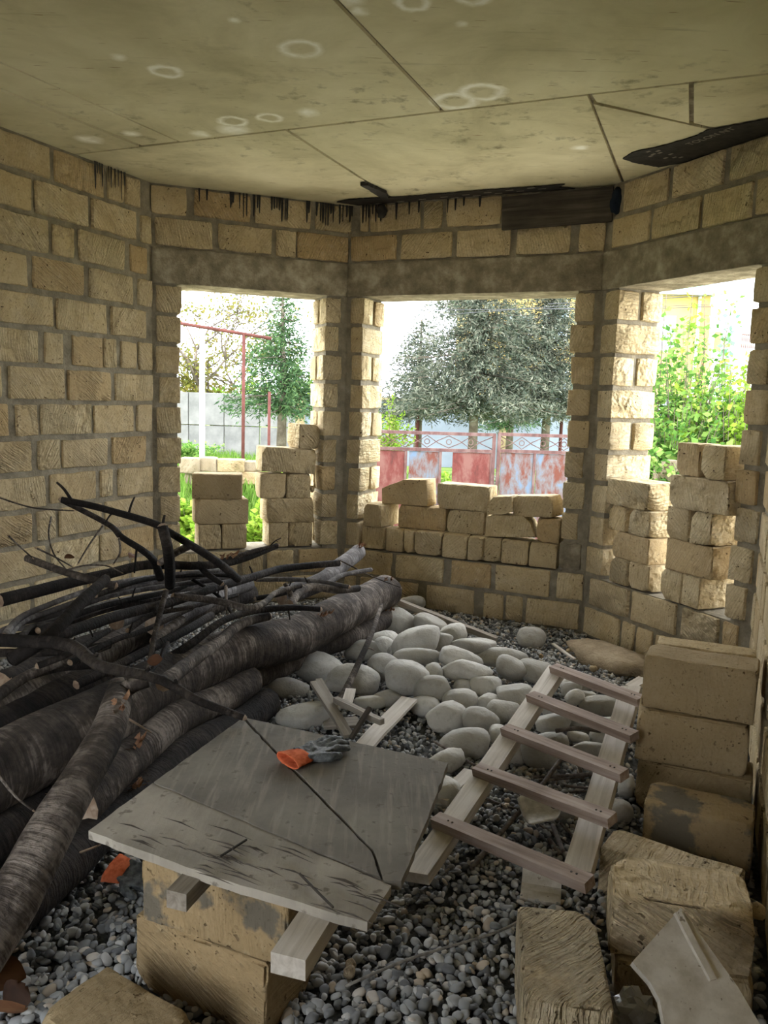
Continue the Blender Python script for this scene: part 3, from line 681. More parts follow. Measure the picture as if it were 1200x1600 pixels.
for i, (cx, cy, w_, h_, an) in enumerate(BL):
    if 29 <= i < 30: boulder(i, cx, cy, w_, h_, an, 'lone pale boulder on gravel at the foot of the gate-side sill', group=None, zadd=-.02); continue
    q_ = w_/h_; ar = w_*h_
    shp = ('long flat' if q_ > 2.3 else 'long' if q_ > 1.75 else 'oval' if q_ > 1.4 else 'round'); sz = 'big' if ar > 2300 else 'medium' if ar > 1300 else 'small'
    tl = ' tilted' if abs(an) >= 15 else ''
    zone = ('by the thick log end' if cx < 625 and cy < 1045 else 'beside the scrap boards' if cx < 650 else 'along the long grey board' if cy < 1000 else 'facing the lone boulder' if cy < 1040 and cx > 730 else 'by the upper ladder rail' if cx > 775 and cy < 1100 else 'by the middle of the ladder rail' if cx > 745 else 'at the plywood side of the heap' if cy > 1125 else 'in the back half of the heap' if cy < 1035 else 'in the middle of the heap' if cy < 1075 else 'at the gravelly near edge of the heap')
    nm = sz + tl + ' ' + shp + ' pale boulder ' + zone
    gp = 'heap of pale river boulders'
    if cx > 830 and cy > 1060 or cx > 960: zn = 'under the top ladder gap' if cy < 1085 else 'under the second ladder gap' if cy < 1130 else 'under the third ladder gap' if cy < 1185 else 'under the lower ladder gaps'; zn = 'wedged between the ladder and stacked blocks' if cx > 958 and cy > 1200 else zn; nm = sz + tl + ' ' + shp + ' grey boulder ' + zn; gp = 'boulders under the ladder'
    if cx < 545: nm = ['dark smooth boulder half under the thick log', 'big slanting boulder beside the thick log', 'pale oval boulder behind the plywood edge', 'big grey boulder under the bark-stripped stick'][min(i, 3)]; gp = 'boulders beside the logs'
    b_ = boulder(i, cx, cy, w_, h_, an, nm, group=gp)

# ------------------------------------------------------------------ log and branch pile
def bark_mat(name, c0, c1, c2, ring=1.0, rough=.85, spec=.25):
    m, t, b = mat(name, rough, spec); uvn = N(t, 'ShaderNodeTexCoord'); oi = N(t, 'ShaderNodeObjectInfo')
    mp1 = N(t, 'ShaderNodeMapping'); mp1.inputs['Scale'].default_value = (.5, 1, 1); LK(t, uvn.outputs['UV'], mp1.inputs['Vector'])
    cx = N(t, 'ShaderNodeCombineXYZ'); LK(t, math_(t, 'MULTIPLY', oi.outputs['Random'], 37.0), cx.inputs[2]); LK(t, math_(t, 'MULTIPLY', oi.outputs['Random'], 11.0), cx.inputs[1])
    ad = N(t, 'ShaderNodeVectorMath'); ad.operation = 'ADD'; LK(t, mp1.outputs[0], ad.inputs[0]); LK(t, cx.outputs[0], ad.inputs[1]); v = ad.outputs[0]
    mp2 = N(t, 'ShaderNodeMapping'); mp2.inputs['Scale'].default_value = (2.2, 30, 1); LK(t, v, mp2.inputs['Vector'])
    lent = noise_(t, mp2.outputs[0], 2.0, 5, .65, .5)
    obv, _ = objvec(t); n1 = noise_(t, obv, 7, 5, .6); n2 = noise_(t, obv, 55, 3)
    n5 = noise_(t, obv, 3.0, 5, .65); lm = math_(t, 'MULTIPLY', lent, ramp(t, n5, [(.38, (.35,.35,.35)), (.6, (1,1,1))]))
    c = ramp(t, math_(t, 'ADD', math_(t, 'MULTIPLY', lm, .5), math_(t, 'MULTIPLY', math_(t, 'ADD', n1, n5), .3)), [(.36, S(c0)), (.5, S(c1)), (.62, S(c2))])
    c = mix(t, ramp(t, n2, [(.5, (0,0,0)), (.7, (.5,.5,.5))]), c, S(c0))
    LK(t, c, b.inputs['Base Color'])
    bump(t, b, math_(t, 'ADD', math_(t, 'MULTIPLY', lm, ring), math_(t, 'MULTIPLY', n2, .5)), 1.0, .012); return m
M_BARK = bark_mat('bark', (40,35,31), (78,70,63), (138,128,118))
M_BARK_D = bark_mat('bark_dark', (22,19,17), (38,33,30), (66,59,53))
M_BARK_P = bark_mat('bark_grey', (70,66,64), (100,96,94), (146,142,140), .6)
def wood_mat(name, c0, c1, c2, axis=0, scale=1.0, rough=.75):
    m, t, b = mat(name, rough, .25); v, rn = objvec(t)
    sc = [22, 22, 22]; sc[axis] = 1.3; mp1 = N(t, 'ShaderNodeMapping'); mp1.inputs['Scale'].default_value = tuple(s_*scale for s_ in sc); LK(t, v, mp1.inputs['Vector'])
    g = noise_(t, mp1.outputs[0], 1.5, 5, .6, .6); n1 = noise_(t, v, 4, 4)
    c = ramp(t, math_(t, 'ADD', math_(t, 'MULTIPLY', g, .65), math_(t, 'MULTIPLY', n1, .35)), [(.36, S(c0)), (.5, S(c1)), (.66, S(c2))])
    LK(t, c, b.inputs['Base Color']); bump(t, b, g, .5, .004); return m
M_CUT = wood_mat('cut_wood', (120,98,80), (150,128,106), (180,162,142), 1)
M_TORN = wood_mat('torn_wood', (104,72,52), (140,104,78), (184,152,122), 0)
def log_data(pts, r0, r1, seed, seg=16, n=26, rough=.05):
    P, T = smooth_path(pts, n); P, Tn, Nn = frames(P); V = []; F = []; UV = []; s = 0.0; ss = []
    for i in range(len(P)):
        if i: s += (P[i] - P[i-1]).length
        ss.append(s); t = T[i]; r = r0 + (r1 - r0) * t; b_ = Tn[i].cross(Nn[i])
        off = Vector((nv(s*2.2, seed, .1), nv(s*2.2, seed, 4.1), nv(s*2.2, seed, 9.1))) * r * .25
        for k in range(seg):
            a = 2*math.pi*k/seg; d = Nn[i]*math.cos(a) + b_*math.sin(a)
            rr = r * (1 + rough * nv(s*5, math.cos(a)*1.2 + seed, math.sin(a)*1.2) * 2 + rough*.6*nv(s*16, math.cos(a)*3 + seed, math.sin(a)*3))
            V.append(P[i] + off + d*rr)
    for i in range(len(P)-1):
        for k in range(seg):
            k2 = (k+1) % seg; F.append((i*seg+k, i*seg+k2, (i+1)*seg+k2, (i+1)*seg+k))
            UV.append([(k/seg, ss[i]), ((k+1)/seg, ss[i]), ((k+1)/seg, ss[i+1]), (k/seg, ss[i+1])])
    return V, F, UV, P, Tn
def cap_mesh(V, seg, which, T, out=.002, seed=0):
    ring = V[:seg] if which == 0 else V[-seg:]; c = sum(ring, Vector((0,0,0)))/seg; d = -T[0] if which == 0 else T[-1]
    W = [c + d*(out + .012)] + [c.lerp(p, .55) + d*(out + .008 + .006*nv(k, seed, 3)) for k, p in enumerate(ring)] + [p + d*out for p in ring]
    F = [(0, 1+k, 1+(k+1) % seg) for k in range(seg)] + [(1+k, 1+seg+k, 1+seg+(k+1) % seg, 1+(k+1) % seg) for k in range(seg)]
    if which == 0: F = [f[::-1] for f in F]
    return mesh(W, F, True)
def log(label, pts, r0, r1, mt=None, name='log', cat='log', group='logs and branches in the wood pile', seg=16, n=26, rough=.05, stubs=(), torn=(), ends=(1, 1), zs=None):
    pw = [onz(p[0], p[1], p[2]) for p in pts]; base = pw[len(pw)//2]
    seed = LB[0] = LB[0] + 1
    V, F, UV, P, Tn = log_data(pw, r0, r1, seed, seg, n, rough)
    root = thing(name, label, cat, (base.x, base.y, min(p.z for p in pw) - max(r0, r1)), group)
    if group is None and 'group' in root: del root['group']
    M0 = Matrix.Translation(base); Vl = [v - base for v in V]
    put('bark' if cat == 'log' else 'stem', mesh(Vl, F, True, UV), M0, root, mt or M_BARK)
    for w_ in (0, 1):
        me = cap_mesh(V, seg, w_, Tn, seed=seed)
        me.transform(Matrix.Translation(-base)); put('cut_end', me, M0, root, M_CUT if ends[w_] else (mt or M_BARK))
    for st in stubs:   # (t along, length, radius, px dx, px dy): side twigs
        i = min(int(st[0]*n), n); a = P[i]; k = depth(a)/FPX; d = (RT*st[3] - UP*st[4]).normalized() * st[1] + FW * (st[5] if len(st) > 5 else 0.0)
        pp = [a, a + d*.5 + Vector((0, 0, .1*st[1])), a + d]
        v2, f2, u2, _, t2 = log_data(pp, st[2], st[2]*.6, seed+7, 7, 6, .06)
        v2 = [x - base for x in v2]; f2 = f2 + [tuple(range(7))[::-1], tuple(range(len(v2)-7, len(v2)))]; u2 = u2 + [[(0,0)]*7, [(0,0)]*7]
        put('twig', mesh(v2, f2, True, u2), M0, root, mt or M_BARK)
    R_ = random.Random(seed)
    for tq, sd in torn:   # torn bark and splinters
        i = min(int(tq*n), n); a = P[i]; r = r0 + (r1-r0)*tq; dirv = (-FW*.55 + UP*.75 + RT*sd).normalized()
        m2 = MB()
        for q in range(14):
            o_ = a + dirv*(r*.96) + Tn[i]*R_.uniform(-.05, .05) + RT*R_.uniform(-.025, .025) - base
            l_ = R_.uniform(.015, .05); dd = (Tn[i]*R_.uniform(-1, 1) + dirv*R_.uniform(.2, .9)).normalized(); s_ = dd.cross(FW).normalized()*R_.uniform(.003, .009)
            m2.add([o_-s_, o_+s_, o_+dd*l_+s_*.3, o_+dd*l_*.5-s_+dirv*.004], [(0,1,2,3)])
        put('torn_bark', m2.me(), M0, root, M_TORN, kind='stuff')
    return root
# thick logs
log('thickest log with a pale broken end resting on top of the logs', [(607,924,.30),(580,934,.30),(470,990,.30),(300,1045,.30),(150,1127,.30),(0,1200,.30),(-160,1275,.30)], .105, .135, torn=((.08,.2),(.33,.5)), stubs=((.36,.05,.02,.2,-1),))
log('dark log running beneath the thickest log towards the boulders', [(604,962,.16),(580,980,.15),(470,1023,.14),(395,1052,.14),(300,1092,.14)], .062, .078, torn=((.02,.4),), n=20)
log('ring-barked log below the thickest log, torn open at its near end', [(392,1062,.18),(370,1076,.18),(300,1112,.18),(235,1158,.18),(170,1213,.18),(118,1262,.18)], .07, .078, torn=((.72,.3),(.98,.2)))
log('lowest log on the gravel beside the plywood', [(420,1097,.075),(330,1155,.075),(220,1238,.075),(130,1318,.075),(40,1400,.075),(-90,1515,.075)], .068, .082, mt=M_BARK_D, torn=((.45,.3),))
log('forked limb leaning over the logs with a knob at its top', [(186,1082,.50),(176,1110,.50),(160,1150,.46),(122,1228,.39),(70,1322,.30),(10,1420,.21),(-70,1530,.14)], .046, .074, torn=((.22,.6),(.95,-.3)), stubs=((.05,.12,.035,1,-.45),(.0,.05,.036,-.1,-1)))
log('mid-thick log in the heart of the pile', [(392,926,.33),(292,958,.33),(200,1000,.33),(100,1053,.33),(-20,1115,.33)], .058, .072)
log('short log with its cut end towards the window', [(386,912,.42),(310,944,.42),(240,978,.42)], .05, .052, mt=M_BARK_P)
log('dark log half hidden behind the thickest log', [(160,1062,.27),(60,1112,.27),(-100,1200,.27)], .09, .10, mt=M_BARK_D)
log('dark log buried low beneath the thickest log', [(250,1120,.09),(120,1200,.09),(-40,1300,.09)], .07, .08, mt=M_BARK_D)
log('brown broken log lying low beneath the forked limb', [(88,1258,.12),(20,1300,.12),(-90,1370,.12)], .075, .08, mt=M_BARK_D, torn=((.05,.3),))
log('log sticking up at the sill with its pale end', [(560,862,.50),(532,884,.47),(505,906,.44),(440,935,.38)], .052, .058, mt=M_BARK_P, torn=((.0,.3),))
log('stubby log behind the short pale-ended log', [(352,905,.36),(280,930,.36),(180,968,.36)], .048, .052, mt=M_BARK_P)
log('dark log at the back of the pile by the wall', [(330,945,.22),(180,1000,.22),(0,1075,.22)], .075, .08, mt=M_BARK_D)
log('dark log at the bottom of the pile by the wall', [(240,985,.10),(80,1050,.10),(-120,1140,.10)], .085, .09, mt=M_BARK_D)
log('middle dark log under the thickest log', [(330,1010,.14),(180,1085,.14),(0,1172,.14)], .075, .08, mt=M_BARK_D)
# branches
def br(label, pts, r0, r1, mt=None, stubs=(), **kw):
    return log(label, pts, r0, r1, mt or M_BARK_D, name='branch', cat='branch', seg=8, n=22, rough=.06, stubs=stubs, **kw)
br('thick black branch arching across the top of the pile', [(0,938,.66),(100,912,.68),(175,895,.70),(233,883,.72),(310,884,.72),(372,876,.72),(432,853,.76)], .031, .016, stubs=((.93,.08,.006,.9,-.5),(.55,.03,.008,0,-1)))
br('upper of two long branches rising against the side wall', [(96,781,1.08),(146,792,1.05),(233,816,.98),(262,830,.94),(335,874,.80),(372,905,.66)], .014, .020, stubs=((.12,.11,.008,-.8,-1),(.32,.09,.006,.35,-1),(.3,.06,.005,-.4,.5)))
br('crooked branch under the long upper branch by the side wall', [(99,783,1.05),(169,819,.94),(190,839,.90),(222,860,.84),(240,878,.76),(250,905,.66)], .012, .020, stubs=((.55,.12,.006,-.1,1),))
br('short snapped branch poking out towards the side wall', [(43,872,.80),(85,888,.78),(125,900,.76),(180,915,.72)], .018, .017, mt=M_BARK)
br('upright dark stump of a branch', [(254,822,.98),(260,850,.90),(264,880,.78),(266,914,.62)], .024, .026, stubs=((.02,.05,.008,.2,-1),))
br('snapped side limb beside the upright stump', [(299,851,.86),(271,866,.82),(250,880,.78)], .018, .016, mt=M_BARK)
for i, (lab, dx, dy, dz) in enumerate([('pale grey pole with a whitened tip in the bundle', 0, 0, 0), ('grey pole lying second in the bundle of poles', 6, 9, -.03), ('grey pole lying third in the bundle of poles', 2, 18, -.06), ('lowest grey pole in the bundle of poles', 22, 26, -.09), ('thin grey pole beneath the bundle of poles', -20, 33, -.12)]):
    br(lab, [(6+dx,994+dy*.3,.60+dz),(29+dx,966+dy*.5,.61+dz),(73+dx,946+dy,.62+dz),(175+dx,912+dy,.64+dz),(291+dx,896+dy*.8,.64+dz),(360+dx,890+dy*.6,.62+dz)], .014, .012, mt=M_BARK_P)
br('dark branch slanting up over the grey poles', [(165,905,.80),(128,941,.76),(76,994,.68),(20,1030,.60)], .021, .027, ends=(1,0))
br('long black branch stretching across to the thick log end', [(60,1004,.62),(120,983,.62),(204,956,.61),(300,931,.60),(411,896,.60),(452,887,.60),(530,880,.60)], .026, .020, stubs=((.62,.07,.006,-.3,-1),(.68,.06,.006,-.4,-1)))
br('long front branch sweeping down onto the plywood corner', [(-30,999,.70),(0,1000,.70),(102,1005,.70),(140,1029,.68),(163,1043,.67),(248,1061,.62),(306,1093,.57),(350,1110,.53),(380,1121,.51)], .026, .011, stubs=((.42,.03,.010,.5,-1),(.72,.03,.008,-.2,-1),(.62,.03,.008,.5,-.6)))
br('grey branch lying along the top of the thickest log', [(255,1068,.47),(290,1040,.46),(340,1004,.45),(374,976,.45),(420,963,.46)], .032, .022, mt=M_BARK)
br('dark curved branch beside the grey branch on the thickest log', [(270,1024,.40),(300,1005,.44),(348,970,.50),(395,955,.50),(457,950,.50),(500,952,.49)], .020, .014, stubs=((.8,.06,.006,.2,1),(.6,.07,.006,.8,-.8)))
br('crooked grey-brown branch crossing the pile', [(271,932,.62),(338,939,.58),(390,950,.56),(415,940,.56),(431,926,.56),(470,915,.56)], .018, .013, mt=M_BARK)
br('straight pale pole near the gate-side sill', [(400,905,.52),(487,907,.52),(545,917,.50)], .014, .012, mt=M_BARK_P)
br('curved thick branch end behind the thickest log', [(452,944,.48),(481,918,.50),(527,922,.48),(560,920,.46)], .025, .020, mt=M_BARK, stubs=((.1,.1,.018,-.5,-1),))
br('short grey branch beside the upright log end', [(512,912,.48),(536,898,.50),(580,890,.50)], .016, .014, mt=M_BARK_P)
br('splintered branch with torn orange wood by the window', [(340,880,.72),(396,861,.76),(434,852,.78)], .016, .008, torn=((.2,.3),), stubs=((.8,.08,.004,.8,-.6),))
br('bent short branch hanging below the arching branch', [(309,881,.72),(325,898,.68),(346,912,.64)], .017, .013)
br('thin stick standing between the logs', [(259,925,.66),(242,994,.52),(232,1050,.42)], .014, .011, mt=M_BARK)
br('rough branch low at the side of the pile', [(-10,1092,.44),(44,1055,.46),(111,1029,.48),(170,1008,.46)], .022, .018, mt=M_BARK)
br('dark branch among the logs beneath the front branch', [(0,1020,.46),(80,1018,.46),(160,1010,.46)], .018, .02)
br('bark-stripped stick leaning from the logs over the boulders', [(596,945,.34),(577,999,.26),(550,1059,.14),(532,1096,.07)], .012, .022, mt=M_BARK, stubs=((.45,.05,.006,.8,.2),(.1,.12,.003,-.2,1)))
br('slim dark branch between two logs', [(330,962,.40),(262,1000,.42),(180,1042,.42),(120,1070,.40)], .022, .02)
br('short chopped stick end amid the logs', [(283,968,.46),(262,985,.44),(240,1004,.42)], .024, .022, mt=M_BARK)
for lab, pts, r0, r1 in [('dark stick lying flat along the bundle of poles', [(60,985,.55),(150,950,.56),(260,925,.56),(340,905,.56)], .015, .012), ('crooked dark stick above the mid-thick log', [(110,1035,.50),(180,1000,.52),(225,985,.50),(300,950,.50)], .014, .011),
        ('knobbly dark stick in the shadowed part of the pile', [(20,1065,.42),(90,1045,.44),(150,1040,.42)], .017, .014), ('slanting dark stick beneath the long front branch', [(60,1040,.55),(110,1020,.58),(170,985,.60)], .013, .011), ('thin dark branch crossing the short pale-ended log', [(300,905,.60),(340,930,.56),(365,962,.50)], .010, .008),
        ('forked dark stick under the long black branch', [(200,985,.52),(240,960,.55),(300,948,.55),(370,930,.54)], .013, .010), ('short dark stick near the side of the thickest log', [(215,1075,.46),(250,1030,.48),(262,1005,.48)], .011, .009), ('bowed dark branch at the back of the pile', [(150,930,.62),(230,905,.64),(330,898,.62),(400,905,.58)], .014, .010),
        ('dark branch pressed under the grey poles', [(0,1000,.50),(70,985,.50),(160,955,.52),(250,935,.52)], .018, .014), ('bent dark branch by the sill end of the pile', [(400,935,.48),(450,925,.5),(500,905,.5)], .014, .010)]:
    br(lab, pts, r0, r1, stubs=((.5,.06,.005,.3,-1),(.8,.05,.004,-.5,-1)))
R = random.Random(31)
TW = [('long bare twig reaching left along the side wall', [(0,778,1.0),(50,793,1.0),(115,798,1.0)]), ('curved twig rising by the side wall', [(80,808,.95),(76,835,.9),(84,865,.84),(102,888,.78)]), ('short straight twig on the snapped branch', [(14,838,.9),(32,855,.86),(50,871,.82)]),
      ('thin slanting twig by the side wall', [(58,857,.88),(85,870,.84),(112,885,.8)]), ('fine twig hanging from the crooked branch', [(160,822,.94),(140,850,.88),(122,880,.82)]), ('looping twig below the crooked branch', [(186,842,.9),(188,862,.86),(178,880,.8)]),
      ('thin wire-like twig from the upright log to the thickest log', [(532,876,.55),(580,900,.48),(626,918,.42)]), ('thin bowed twig along the pile top', [(98,893,.76),(130,884,.77),(165,884,.76),(190,895,.74)]), ('vertical dark twig in front of the grey logs', [(353,918,.6),(354,960,.5)]),
      ('fine twig lying on the front of the forked limb', [(0,1215,.42),(25,1245,.38),(50,1265,.34)]), ('pale twig resting on the ring-barked log', [(200,1123,.42),(232,1142,.38)]), ('short pale twig beside the lowest log', [(118,1335,.12),(152,1322,.12)])]
for lab, pts in TW:
    br(lab, pts, .0045 if 'vertical' not in lab else .010, .003, mt=M_BARK if 'pale' not in lab else M_CUT)
# dry leaves caught at the edge of the pile
M_LEAF_DRY = wood_mat('dry_leaf', (74,48,32), (104,70,46), (134,98,66), 0, .3)
def leaf_mesh(s, seed):
    V = []; F = []; n = 7
    for i in range(n):
        t = i/(n-1); wd = math.sin(math.pi*min(.98, t*.96+.02))**.8 * .42*s; x = (t-.5)*s; zc = .16*s*math.sin(t*3+seed)
        V += [(x, -wd, zc+.14*s*nv(i, seed, 1)+.08*s), (x, 0, zc), (x, wd, zc+.14*s*nv(i, seed, 5)+.08*s)]
    for i in range(n-1):
        a = i*3; F += [(a, a+1, a+4, a+3), (a+1, a+2, a+5, a+4)]
    return mesh(V, F, True)
for i, (px, py, z, s, lab) in enumerate([(8,1528,.05,.11,'large curled brown dry leaf at the foot of the forked limb'), (22,1558,.04,.10,'crumpled dry leaf beside the large curled one'), (6,1575,.06,.12,'brown leaf pair lowest on the gravel by the logs'), (50,1350,.28,.07,'rust brown leaf stuck on the forked limb'), (8,1372,.24,.07,'dark dry leaf hanging by the forked limb'), (242,1032,.5,.06,'reddish dry leaf standing between the branches'), (205,870,.78,.05,'red-brown curled leaf on the arching branch'), (108,872,.8,.05,'dry seed cluster leaf by the side wall twigs')]):
    P = onz(px, py, z); M = Matrix.Translation(P) @ Matrix.Rotation(i*1.3, 4, 'Z') @ Matrix.Rotation(.5 + .2*(i % 3), 4, 'X')
    tag(put('dry_leaf', leaf_mesh(s, i), M, None, M_LEAF_DRY), lab, 'leaf')

# ------------------------------------------------------------------ plywood sheet on the block support
M_BOARD = wood_mat('weathered_board', (112,104,92), (142,134,122), (168,160,148), 0)
M_BOARD_R = wood_mat('reddish_board', (126,108,96), (160,142,130), (186,172,162), 0)
M_BOARD_L = wood_mat('pale_board', (172,164,150), (200,192,180), (222,216,206), 0)
M_BOARD_DK = wood_mat('dark_board', (48,43,38), (70,64,57), (96,88,80), 0)
def ply_mat(name='plywood', k=1.0):
    m, t, b = mat(name, .8, .2); v = N(t, 'ShaderNodeTexCoord').outputs['Object']
    mp1 = N(t, 'ShaderNodeMapping'); mp1.inputs['Rotation'].default_value = (0, 0, -.42); mp1.inputs['Scale'].default_value = (26, 2.0, 2.0); mp1.inputs['Rotation'].default_value = (0, 0, 1.15); LK(t, v, mp1.inputs['Vector'])
    g = noise_(t, mp1.outputs[0], 1.6, 5, .6, .4); n1 = noise_(t, v, 3.2, 5, .6); n2 = noise_(t, v, 26, 4, .6); n3 = noise_(t, v, 90, 2)
    c = ramp(t, n1, [(.32, S((100*k,96*k,88*k))), (.5, S((122*k,117*k,108*k))), (.68, S((142*k,137*k,127*k)))])
    c = mix(t, ramp(t, g, [(.5, (0,0,0)), (.7, (.35,.35,.35))]), c, S((184,176,162)))
    c = mix(t, ramp(t, n2, [(.60, (0,0,0)), (.68, (.7,.7,.7))]), c, S((92,85,75))); LK(t, c, b.inputs['Base Color'])
    bump(t, b, math_(t, 'ADD', math_(t, 'MULTIPLY', n2, .7), math_(t, 'ADD', math_(t, 'MULTIPLY', g, .5), math_(t, 'MULTIPLY', n3, .2))), .6, .006); return m
M_PLY = ply_mat()
M_PLY2 = ply_mat('bare_plywood', 1.28)
def plate(pxs, z1, th, seed, ins=0.0, jag=.002, parent=None, name='panel', m=None, step=.03):
    pw = [onz(a, b_, z1) for a, b_ in pxs]; c = sum(pw, Vector((0,0,0)))/len(pw); out = []
    for i, p in enumerate(pw):
        q = pw[(i+1) % len(pw)]; n = max(1, int((q-p).length/step))
        for k in range(n):
            x = p.lerp(q, k/n); x += (c-x).normalized()*ins; out.append((x.x - c.x + jag*2*nv(i*3.1, k*.9, seed), x.y - c.y + jag*2*nv(k*.9, i*2.3, seed+4)))
    area = sum(out[i][0]*out[(i+1) % len(out)][1] - out[(i+1) % len(out)][0]*out[i][1] for i in range(len(out)))
    if area < 0: out = out[::-1]
    b2 = MB(); b2.prism(out, z1 - th - c.z, z1 - c.z)
    return put(name, b2.me(), Matrix.Translation(c), parent, m), c
PLY = thing('plywood_sheet', 'weathered grey plywood sheet cracked across, resting on stacked blocks', 'plywood', onz(400, 1300, .46))
ZP = .487
plate([(240,1222),(378,1122),(452,1200),(520,1268),(580,1330),(594,1371)], ZP, .022, 1, .0008, .002, PLY, 'panel', M_PLY)
plate([(382,1121),(700,1192),(672,1270),(628,1377),(600,1376),(583,1328),(523,1265),(455,1197)], ZP + .001, .022, 2, .0008, .002, PLY, 'panel', M_PLY)
plate([(138,1298),(238,1223.5),(420,1300),(612,1384),(573,1441),(340,1372)], ZP - .003, .022, 3, .0006, .0025, PLY, 'front_strip', M_PLY2)
b2 = MB(); R = random.Random(8)
base = onz(400, 1330, ZP)
for k in range(46):
    t = R.random(); a = Vector((175 + 400*t, 1285 + 118*t + R.gauss(0, 18)))
    if R.random() < .5: a = Vector((R.uniform(280, 430), R.uniform(1318, 1362)))
    l_ = R.uniform(25, 85); p = onz(a.x, a.y, ZP+.001); q = onz(a.x + l_, a.y + l_*.36 + R.uniform(-3, 3), ZP + .003 + R.random()*.004); d = (q-p).normalized(); s_ = Vector((-d.y, d.x, 0))*R.uniform(.001, .003)
    m1 = p.lerp(q, .5) + Vector((0, 0, .004))
    b2.add([p-base, m1+s_-base, q-base, m1-s_-base, m1+Vector((0,0,.003))-base], [(0,1,4),(1,2,4),(2,3,4),(3,0,4)])
put('splinters', b2.me(), Matrix.Translation(base), PLY, M_BOARD_DK, kind='stuff')
def beam(p, q, wd, th, m, name, parent=None, up=None, seed=0, r=.003, jag=.0015, res=12):
    p, q = Vector(p), Vector(q); ex = (q-p); L = ex.length; ex.normalize(); up = Vector(up or (0,0,1)); ey = up.cross(ex).normalized(); ez = ex.cross(ey)
    V, F = lattice(res, 4, 4, L, wd, th, r); out = [(x + jag*nv(y*20, z*20, seed), y + jag*nv(x*6, z*9, seed+2)*1.5, z + jag*nv(x*6, y*9, seed+5)) for x, y, z in V]
    c = (p+q)/2; M = Matrix.Translation(c) @ Matrix(((ex.x,ey.x,ez.x,0),(ex.y,ey.y,ez.y,0),(ex.z,ey.z,ez.z,0),(0,0,0,1)))
    return put(name, mesh(out, F, False), M, parent, m)
o = beam(onz(276,1408,.443), onz(360,1318,.443), .05, .042, M_BOARD, 'wooden_batten', seed=3); tag(o, 'short dark wooden batten between the plywood and its support', 'batten')
o = beam(onz(450,1510,.438), onz(560,1340,.438), .075, .045, M_BOARD_L, 'wooden_batten', seed=4); tag(o, 'pale wooden batten jutting from under the plywood', 'batten')
for i, (a, b_, lab) in enumerate([((345,1338),(385,1312),'thin splinter stick lying across the plywood'), ((468,1365),(520,1418),'forked splinter stick near the plywood corner')]):
    o = beam(onz(a[0], a[1], ZP+.006), onz(b_[0], b_[1], ZP+.006), .004, .004, M_BOARD_DK, 'splinter_stick', seed=i, r=.001, res=5); tag(o, lab, 'stick')

# ------------------------------------------------------------------ work gloves
def glove_mats():
    m, t, b = mat('glove_rubber', .6, .4); v, _ = objvec(t); n = noise_(t, v, 45, 4)
    LK(t, ramp(t, n, [(.35, S((58,62,64))), (.65, S((110,114,114)))]), b.inputs['Base Color']); bump(t, b, noise_(t, v, 70, 3), .8, .006)
    m2, t, b = mat('glove_cuff', .9, .1); v, _ = objvec(t); n = noise_(t, v, 60, 4)
    LK(t, ramp(t, n, [(.3, S((196,92,56))), (.6, S((228,126,86)))]), b.inputs['Base Color']); bump(t, b, n, .6, .004); return m, m2
M_GLOVE, M_CUFF = glove_mats()
def capsule(b2, pts, rad, flat=.6, seg=10):
    P, T = smooth_path(pts, 8); r_ = [rad[0] + (rad[1]-rad[0])*t for t in T]
    r_ = [r_[0]*.55] + r_ + [r_[-1]*.55]; P = [P[0] - (P[1]-P[0]).normalized()*rad[0]*.6] + P + [P[-1] + (P[-1]-P[-2]).normalized()*rad[1]*.6]
    V, F = tube_data(P, r_, seg); b2.add([(v.x, v.y, v.z) for v in V], F)
def glove(name, label, M, s=1.0, curl=0.0, twist=0.0):
    root = thing(name, label, 'glove', M.translation); b2 = MB()
    V, F = lattice(8, 8, 5, .095, .092, .026, .011)
    b2.add([(x + .0475, y*(1-.12*(x<0)), z + .016 + .007*nv(x*30, y*30, 3) - .007*math.exp(-(y/.02)**2)) for x, y, z in V], F)
    for i, (y, l_, yaw, zb) in enumerate([(.034,.068,.16,.004), (.012,.082,.05,.010), (-.011,.078,-.06,.008), (-.033,.060,-.18,.003)]):
        a = Vector((.088, y, .018)); d = Vector((math.cos(yaw), math.sin(yaw), 0)); capsule(b2, [a, a + d*l_*.5 + Vector((0,0,zb)), a + d*l_ + Vector((0,0,-.004 - curl*.01))], (.0125, .0105))
    capsule(b2, [Vector((.03,-.04,.016)), Vector((.06,-.066,.019)), Vector((.092,-.068,.014))], (.016, .012))
    me = b2.me(True); o = put('hand', me, M, root, M_GLOVE)
    rm = o.modifiers.new('r', 'REMESH'); rm.mode = 'VOXEL'; rm.voxel_size = .0035; rm.use_smooth_shade = True
    sm = o.modifiers.new('s', 'SMOOTH'); sm.iterations = 4
    tx = bpy.data.textures.get('wrinkle') or bpy.data.textures.new('wrinkle', 'CLOUDS'); tx.noise_scale = .018; dm = o.modifiers.new('d', 'DISPLACE'); dm.texture = tx; dm.strength = .007; dm.texture_coords = 'LOCAL'
    n = 20; V = []; F = []   # flattened ribbed cuff
    for j in range(8):
        t = j/7
        for k in range(n):
            a = 2*math.pi*k/n; rr = 1 + .05*math.sin(k*4) + .08*nv(j, k*.4, 3)
            V.append((.012 - .062*t, math.cos(a)*(.040+.012*t)*rr, .015 + math.sin(a)*(.013+.004*t)*rr + .003*nv(t*5, k, 9)))
    for j in range(7):
        for k in range(n): F.append((j*n+k, j*n+(k+1) % n, (j+1)*n+(k+1) % n, (j+1)*n+k))
    c = put('cuff', mesh(V, F, True), M, root, M_CUFF); sd = c.modifiers.new('s', 'SOLIDIFY'); sd.thickness = .002; c['label'] = 'orange knitted cuff'
    return root
